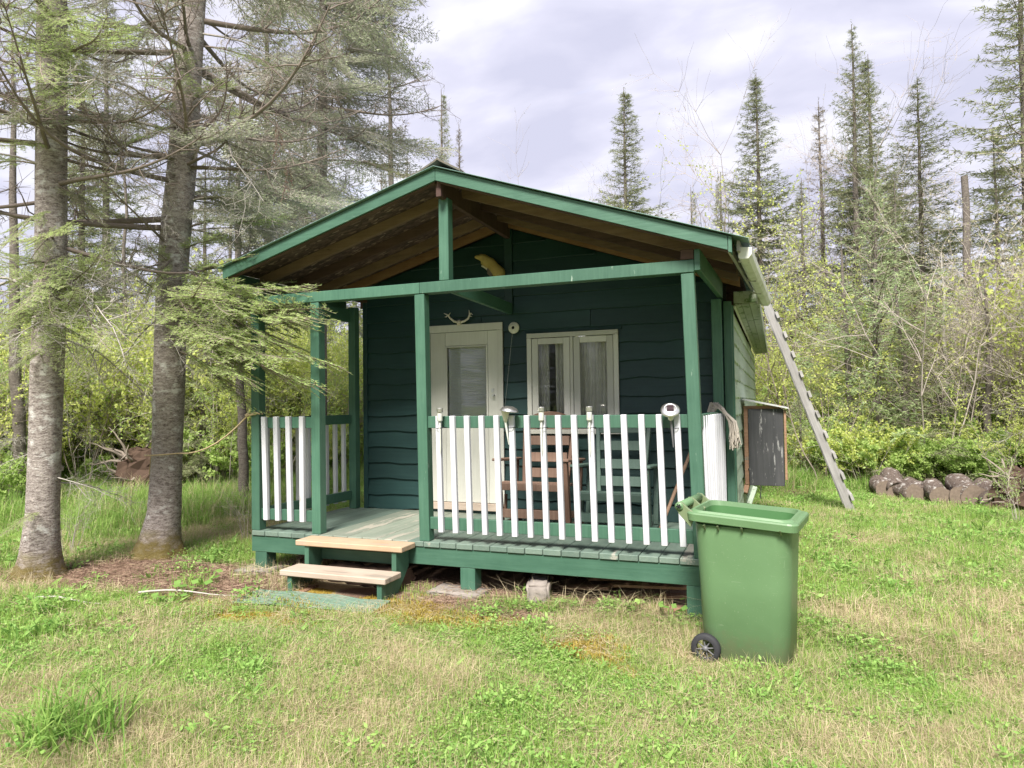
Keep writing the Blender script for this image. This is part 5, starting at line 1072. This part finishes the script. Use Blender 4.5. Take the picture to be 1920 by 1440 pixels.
def polar(n, d0, d1, a0, a1, seed, pw=1.):
    r_ = np.random.default_rng(seed); d = d0+(d1-d0)*r_.random(n)**pw; a = np.radians(r_.uniform(a0, a1, n)); x = CP.x+d*np.sin(a); y = CP.y+d*np.cos(a); return x, y, r_
def clearing(x, y):      # True where brush may stand
    inside = (x > -.9) & (x < 5.0) & (y > -.5) & (y < 9.8)
    lawn = (y < 7.3+.5*vnoise(x, y, .7, 9)) & (x > -3.2) & (x < 8.0+.25*(y+1))
    leftm = (x <= -3.2) & (y < 3.4-.10*(x+3.2)) & (x > -5.6)
    st_ = np.hypot((x-W(272, 905, 10.6).x)/1.0, (y-W(272, 905, 10.6).y+.5)/1.3) < 1
    near = st_ | (x < -2.0) & (y < -1.0+(-x-2)*.1) & (np.hypot(x-CP.x, y-CP.y) < 9.5)
    return ~(inside | lawn | leftm | near)
x, y, r_ = polar(2250, 8.5, 30, -66, 27, 51, .8); ok = clearing(x, y); x, y = x[ok], y[ok]; n = len(x); az = np.degrees(np.arctan2(x-CP.x, y-CP.y)); dd = np.hypot(x-CP.x, y-CP.y)
idx = r_.choice([0, 1, 2, 3, 4, 6, 7], n, p=[.2, .17, .15, .1, .18, .1, .1])
br = (az > 9.3) & (az < 24) & (dd < 19); idx = np.where(br & (r_.random(n) < .85), r_.choice([5, 3, 1], n), idx)
fr_ = (az > 3.6) & (az < 9.6) & (dd < 14.8) & (r_.random(n) < .95); dd_keep = ~fr_
yl = (az > -3) & (az < 4) & (dd < 19); idx = np.where(yl & (r_.random(n) < .6), r_.choice([0, 1], n), idx)
s = r_.uniform(.6, 1.15, n)*np.where(dd < 12, .8, 1.0)
s = np.where((az > -30) & (az < -4), s*.9, s); s = np.where((az > 10) & (dd < 15), s*1.25, s)
x, y, s, idx = x[dd_keep], y[dd_keep], s[dd_keep], idx[dd_keep]; n = len(x)
scatter('undergrowth', np.stack([x, y, gz(x, y)-.03], 1), np.stack([r_.normal(size=n)*.08, r_.normal(size=n)*.08, r_.uniform(0, 6.28, n)], 1), np.stack([s, s, s], 1), idx, SH)
x, y, r_ = polar(420, 11.6, 19, 0, 25, 57, 1.); ok = clearing(x, y); x, y = x[ok], y[ok]; n = len(x); s = r_.uniform(.7, 1.2, n)
scatter('low_green_brush', np.stack([x, y, gz(x, y)-.03], 1), np.stack([0*x, 0*x, r_.uniform(0, 6.28, n)], 1), np.stack([s, s, s], 1), r_.integers(0, 2, n), [SH[6], SH[7]])
x, y, r_ = polar(420, 9.5, 17, -60, -22, 58, 1.); ok = clearing(x, y); x, y = x[ok], y[ok]; n = len(x); s = r_.uniform(.7, 1.3, n)
scatter('leafy_brush', np.stack([x, y, gz(x, y)-.03], 1), np.stack([0*x, 0*x, r_.uniform(0, 6.28, n)], 1), np.stack([s, s, s], 1), r_.integers(0, 4, n), [SH[6], SH[7], SH[0], SH[4]])
# low fir regeneration mixed through the brush
x, y, r_ = polar(170, 9.5, 24, -66, 26, 52, .6); ok = clearing(x, y); x, y = x[ok], y[ok]; n = len(x); s = r_.uniform(.4, 1.3, n)
scatter('fir_regeneration', np.stack([x, y, gz(x, y)-.03], 1), np.stack([0*x, 0*x, r_.uniform(0, 6.28, n)], 1), np.stack([s, s, s], 1), r_.integers(0, 2, n), [firS[1][1], conifer(2.6, .8, .2, 77, M['n_dark'], dens=.8, droop=.1, tuft=.07)])
# the far wood all round the clearing, reads as one mass
def polar_all(n, d0, d1, seed): r_ = np.random.default_rng(seed); d = r_.uniform(d0, d1, n); a = r_.uniform(0, 6.283, n); return CP.x+d*np.sin(a), CP.y+4+d*np.cos(a), r_
x, y, r_ = polar_all(760, 23, 58, 53); n = len(x); az = np.degrees(np.arctan2(x-CP.x, y-CP.y)); s = r_.uniform(.45, .8, n); s = np.where((az > -22) & (az < 2), s*.75, s); s = np.where(az < -26, s*.85, s); s = np.where((az > 2) & (az < 26), s*1.05, s)
scatter('distant_wood', np.stack([x, y, gz(x, y)-.1], 1), np.stack([0*x, 0*x, r_.uniform(0, 6.28, n)], 1), np.stack([s*1.7, s*1.7, s], 1), r_.integers(0, 4, n), [spA[1][1], spB[1][1], spC[1][1], spD[1][1]])
# individual broadleaf trees, nearly bare
bt1 = shrub(61, 7.5, .7, 4, 'l_pale', .03, .12, 'bare', 1.6, .2); bt2 = shrub(62, 6.5, .5, 2, 'l_yel', .05, .9, 'birch', 1.4, .3); bt3 = shrub(63, 4.2, .9, 6, 'l_yel', .05, 1.6, 'twig', 1.3)
for px, top, Yv, me, H0, lb in ((1330, 225, 19, bt1, 8, 'bare whitish tree crown behind the dense spruce over the roof end'), (1500, 205, 18, bt1, 8, 'bare pale tree between the two groups of spruces'), (1560, 225, 20, bt1, 8, 'bare pale tree behind the tallest spire'), (1065, 335, 18, bt1, 8, 'low bare tree crown above the middle of the right roof slope'), (1270, 335, 15, bt2, 7, 'young leafing tree above the roof, light yellow-green'), (1375, 400, 10.8, bt3, 4.4, 'bright yellow-green leafing shrub behind the gutter'), (1460, 470, 9.6, bt3, 4.4, 'tall bright leafing shrub left of the ladder'), (1525, 520, 10.5, bt3, 4.4, 'leafing shrub behind the upper ladder'), (1790, 480, 9.8, bt1, 8, 'brown twiggy thicket tree right of the young fir'), (1870, 440, 9.5, bt2, 7, 'tall twiggy shrub with sparse leaves near the right edge'), (1915, 520, 8.6, bt2, 7, 'leafing sapling at the very right edge')):
    p = WY(px, top, Yv); g = float(gz(p.x, p.y)); s = (p.z-g)/H0; o = setp(link('broadleaf_tree', me, None, (p.x, p.y, g), (0, 0, rb.uniform(0, 6)), (s, s, s)), lb, 'tree')
for px, py, Yv, me, s, lb in ((1690, 905, 8.1, SH[5], .42, 'small bare shrub growing between two logs'), (1915, 940, 4.6, SH[4], .35, 'leafy shrub at the right edge beside the root mass'), (1880, 900, 6.6, SH[1], .6, 'spindly shrub growing behind the root mass'), (15, 800, 1.2, SH[6], .9, 'leafy shrub at the left edge behind the first trunk'), (130, 980, -.2, SH[5], .22, 'bare little sapling beside the leftmost trunk'), (462, 960, 1.0, SH[5], .25, 'bare sapling just left of the porch corner')):
    p = WY(px, py, Yv); setp(link('shrub', me, None, (p.x, p.y, float(gz(p.x, p.y))), (0, 0, rb.uniform(0, 6)), (s, s, s)), lb, 'shrub')
# ================================================================== grass
def clump(seed, kind):
    r_ = np.random.default_rng(seed); mb = MB(); R0 = .13
    def blades(n, h0, h1, w, lean, m, rad=R0, curve=.5):
        a = r_.uniform(0, 6.28, n); rr_ = rad*np.sqrt(r_.random(n)); P = np.stack([rr_*np.cos(a), rr_*np.sin(a), 0*a-.01], 1); b2 = r_.uniform(0, 6.28, n); d = np.stack([np.cos(b2), np.sin(b2), 0*a], 1); h = r_.uniform(h0, h1, n)[:, None]; ln = (np.abs(r_.normal(size=n))*lean)[:, None]; sd = np.stack([-np.sin(b2), np.cos(b2), 0*a], 1)*w/2; up = np.array([0, 0, 1.])
        M1 = P+up*h*.55+d*ln*h*.35; T = P+up*h*(1-.35*ln.clip(0, 1.5)*curve)+d*ln*h*(.6+curve); T[:, 2] = np.maximum(T[:, 2], .006)
        V = np.stack([P-sd, P+sd, M1+sd*.8, M1-sd*.8, T], 1); base = np.arange(n)[:, None]*5; tn = np.repeat(np.clip(r_.normal(.5, .25, n), 0, 1), 5)
        mb.add(V, base+np.array([0, 1, 2, 3]), m, tn); mb.add(V, base+np.array([3, 2, 4]), m, tn)
    def straw(n, rad=.16):
        a = r_.uniform(0, 6.28, n); rr_ = rad*np.sqrt(r_.random(n)); P = np.stack([rr_*np.cos(a), rr_*np.sin(a), r_.uniform(.003, .03, n)], 1); b2 = r_.uniform(0, 6.28, n); L = r_.uniform(.03, .10, n); D_ = np.stack([np.cos(b2), np.sin(b2), r_.uniform(-.12, .5, n)], 1); needles(mb, P, D_, L, .0026, 1, r_.random(n), r_)
    def broad(n, l0, l1, wr, el=.7, m=2):
        a = r_.uniform(0, 6.28, n); P = np.stack([.02*np.cos(a), .02*np.sin(a), 0*a+.0], 1); e = r_.uniform(el*.5, el*1.3, n); D_ = np.stack([np.cos(a)*np.cos(e), np.sin(a)*np.cos(e), np.sin(e)], 1); leaves(mb, P, D_, r_.uniform(l0, l1, n), wr, m, r_.random(n), 1.2)
    def small(n, l, m=2, rad=R0, h=.045):
        a = r_.uniform(0, 6.28, n); rr_ = rad*np.sqrt(r_.random(n)); P = np.stack([rr_*np.cos(a), rr_*np.sin(a), r_.uniform(.008, h, n)], 1); D_ = r_.normal(size=(n, 3)); D_[:, 2] = np.abs(D_[:, 2])*.35; leaves(mb, P, D_, l*r_.uniform(.6, 1.3, n), l*.6, m, r_.random(n), 2.5)
    if kind == 'lawn': blades(110, .03, .09, .0032, .5, 0); blades(12, .03, .10, .0022, .6, 1); straw(14)
    if kind == 'lawn2': blades(80, .03, .08, .003, .55, 0); blades(30, .03, .10, .0022, .6, 1); straw(24)
    if kind == 'straw': blades(34, .03, .085, .003, .6, 0); blades(60, .03, .10, .0022, .6, 1); straw(80); blades(24, .03, .10, .0026, 1.3, 1)
    if kind == 'tall': blades(46, .10, .26, .0055, .55, 3, .12, .7); blades(12, .08, .2, .004, .9, 1, .12)
    if kind == 'tallstraw': blades(26, .12, .34, .003, .7, 1, .10, .8); blades(14, .08, .18, .004, .6, 0, .1)
    if kind == 'clover': small(80, .016); blades(16, .03, .07, .0034, .6, 0); straw(12)
    if kind == 'weed': broad(8, .06, .11, .017); blades(40, .03, .07, .0034, .6, 0)
    if kind == 'weed2': broad(6, .05, .09, .015, 1.1); small(55, .028, 2, .1, .08)
    if kind == 'bigtuft': blades(260, .10, .34, .0075, .75, 3, .17, .9); broad(10, .10, .16, .03, 1.0)
    if kind == 'moss': blades(200, .015, .045, .006, .5, 4, .15); straw(12)
    if kind == 'litter': 
        n = 110; a = r_.uniform(0, 6.28, n); rr_ = .16*np.sqrt(r_.random(n)); P = np.stack([rr_*np.cos(a), rr_*np.sin(a), r_.uniform(.002, .012, n)], 1); D_ = r_.normal(size=(n, 3)); D_[:, 2] *= .12; needles(mb, P, D_, r_.uniform(.015, .05, n), .0035, 5, r_.random(n), r_); straw(4)
    if kind == 'round': 
        n = 9; a = r_.uniform(0, 6.28, n); rr_ = .12*np.sqrt(r_.random(n)); P = np.stack([rr_*np.cos(a), rr_*np.sin(a), r_.uniform(.03, .08, n)], 1); D_ = r_.normal(size=(n, 3)); D_[:, 2] = .1; leaves(mb, P, D_, r_.uniform(.04, .075, n), .045, 2, r_.random(n), 3.); sticks(mb, P*np.array([1, 1, 0]), P, .0012, .001, 2)
    return mb.mesh('tuft', [M['g_grn'], M['g_straw'], M['g_leaf'], M['g_tall'], M['g_moss'], M['litter']])
kinds = ['lawn', 'lawn', 'lawn2', 'straw', 'straw', 'tall', 'tall', 'tallstraw', 'clover', 'clover', 'weed', 'weed2', 'moss', 'litter', 'round', 'lawn2']
CL = [clump(200+i, k) for i, k in enumerate(kinds)]; KI = {}
for i, k in enumerate(kinds): KI.setdefault(k, []).append(i)
def grass_field(name, n, d0, d1, a0, a1, seed, big):
    x, y, r_ = polar(n, d0, d1, a0, a1, seed, .8); n = len(x)
    blk = ((x > .0) & (x < 3.85) & (y > .12) & (y < 1.5)) | ((x > .2) & (x < 4.02) & (y >= 1.4) & (y < 8.7)) | (np.hypot(x+1.5, y+.86) < .22) | (np.hypot(x+1.25, y-.17) < .2) | ((x > 3.97) & (x < 4.44) & (y > -.56) & (y < -.16)) | ((x > .72) & (x < 1.62) & (y > -.45) & (y < .2))
    mat_ = (x > .5) & (x < 1.7) & (np.abs(y+.63) < .17); keep = ~blk & ~(mat_ & (r_.random(n) < .8)); x, y = x[keep], y[keep]; n = len(x)
    dry, moss, lit, tall = smask(x, y); u = r_.random(n); k = np.full(n, 0); pick = lambda nm: r_.choice(KI[nm], n)
    k = np.where(u < .55, pick('lawn'), np.where(u < .72, pick('clover'), np.where(u < .82, pick('weed'), np.where(u < .90, pick('weed2'), pick('lawn2')))))
    leafy = fbm(x, y, .9, 61) > .52; k = np.where(leafy & (r_.random(n) < .45), pick('clover'), k); k = np.where(leafy & (r_.random(n) < .10), pick('weed'), k)
    k = np.where(r_.random(n) < dry*.85, np.where(r_.random(n) < .65, pick('straw'), pick('lawn2')), k)
    k = np.where(r_.random(n) < tall*.85, np.where(r_.random(n) < .85, pick('tall'), pick('tallstraw')), k)
    k = np.where(r_.random(n) < moss*.97, pick('moss'), k)
    k = np.where(r_.random(n) < lit*.97, np.where(r_.random(n) < .93, pick('litter'), np.where(r_.random(n) < .5, pick('round'), pick('weed2'))), k)
    edge = (np.abs(y+.02) < .13) & (x > 2.5) & (x < 3.9) & (r_.random(n) < .45); k = np.where(edge, np.where(r_.random(n) < .5, pick('tallstraw'), pick('weed2')), k)
    s = r_.uniform(.7, 1.25, n)*big; sz = s*r_.uniform(.7, 1.2, n)*(.75+.6*fbm(x, y, 1.3, 71)); sz = np.where(edge, sz*.55, sz); nb_ = (np.hypot((x-4.25)/.42, (y+.45)/.36) < 1.15); sz = np.where(nb_, sz*1.3, sz); sz = np.where(np.hypot(x-3.93, y+.72) < .2, sz*.55, sz)
    sz = sz*(1-.45*np.exp(-((y+.95)/.38)**2)*sst(-1.5, -.8, x)*sst(4, 3.5, x)); rotx = r_.normal(size=n)*.06
    return scatter(name, np.stack([x, y, gz(x, y)], 1), np.stack([rotx, rotx[::-1], r_.uniform(0, 6.28, n)], 1), np.stack([s, s, sz], 1), k, CL)
grass_field('grass', 9000, 2.2, 5.2, -72, 40, 81, 1.0)
grass_field('meadow_grass', 15000, 5.2, 14.5, -68, 34, 82, 1.35)
# named tufts and weeds that stand out
def tuft(name, lab, cat, me, px, py, s, sz=None):
    v = CF+CR*((px-960)/FPX)-CU*((py-720)/FPX); z = -.42
    for _ in range(4): k_ = (z-CP.z)/v.z; p = CP+v*k_; z = float(gz(p.x, p.y))
    return setp(link(name, me, None, (p.x, p.y, z), (0, 0, rb.uniform(0, 6)), (s, s, sz or s)), lab, cat)
big = clump(300, 'tall')
tuft('grass_tuft', 'large arching grass tuft in the lower left foreground', 'grass tuft', clump(305, 'bigtuft'), 140, 1385, 1.2, 1.0); tuft('grass_tuft', 'grass tuft in the middle distance right of the bin', 'grass tuft', big, 1790, 1050, 1.2, .9); tuft('grass_tuft', 'yellow-green grass tuft near the right edge of the lawn', 'grass tuft', big, 1840, 1170, 1.0, .7); tuft('grass_tuft', 'small grass tuft below the left side of the steps', 'grass tuft', big, 405, 1225, .7, .5)
tuft('grass_tuft', 'grass tuft growing against the concrete block', 'grass tuft', big, 1025, 1130, .45, .6); tuft('grass_tuft', 'dry grass tuft in front of the scrap pile', 'grass tuft', clump(301, 'tallstraw'), 1230, 1160, .9, .7)
wd = clump(302, 'weed')
for px, py, s, lb in ((1325, 1290, 1.3, 'broad-leaved weed in front of the bin wheel'), (1000, 1380, 1.1, 'upright dock weed at the bottom centre'), (1590, 1300, 1.0, 'broad-leaved weed right of the bin'), (560, 1160, .8, 'weed leaves on the moss below the mat'), (300, 1130, .9, 'single broad weed on the litter left of the mat'), (1250, 1340, .9, 'dandelion leaves left of the bin'), (470, 1330, .9, 'weed with long leaves in the dry grass lower left')): tuft('weed', lb, 'weed', wd, px, py, s)
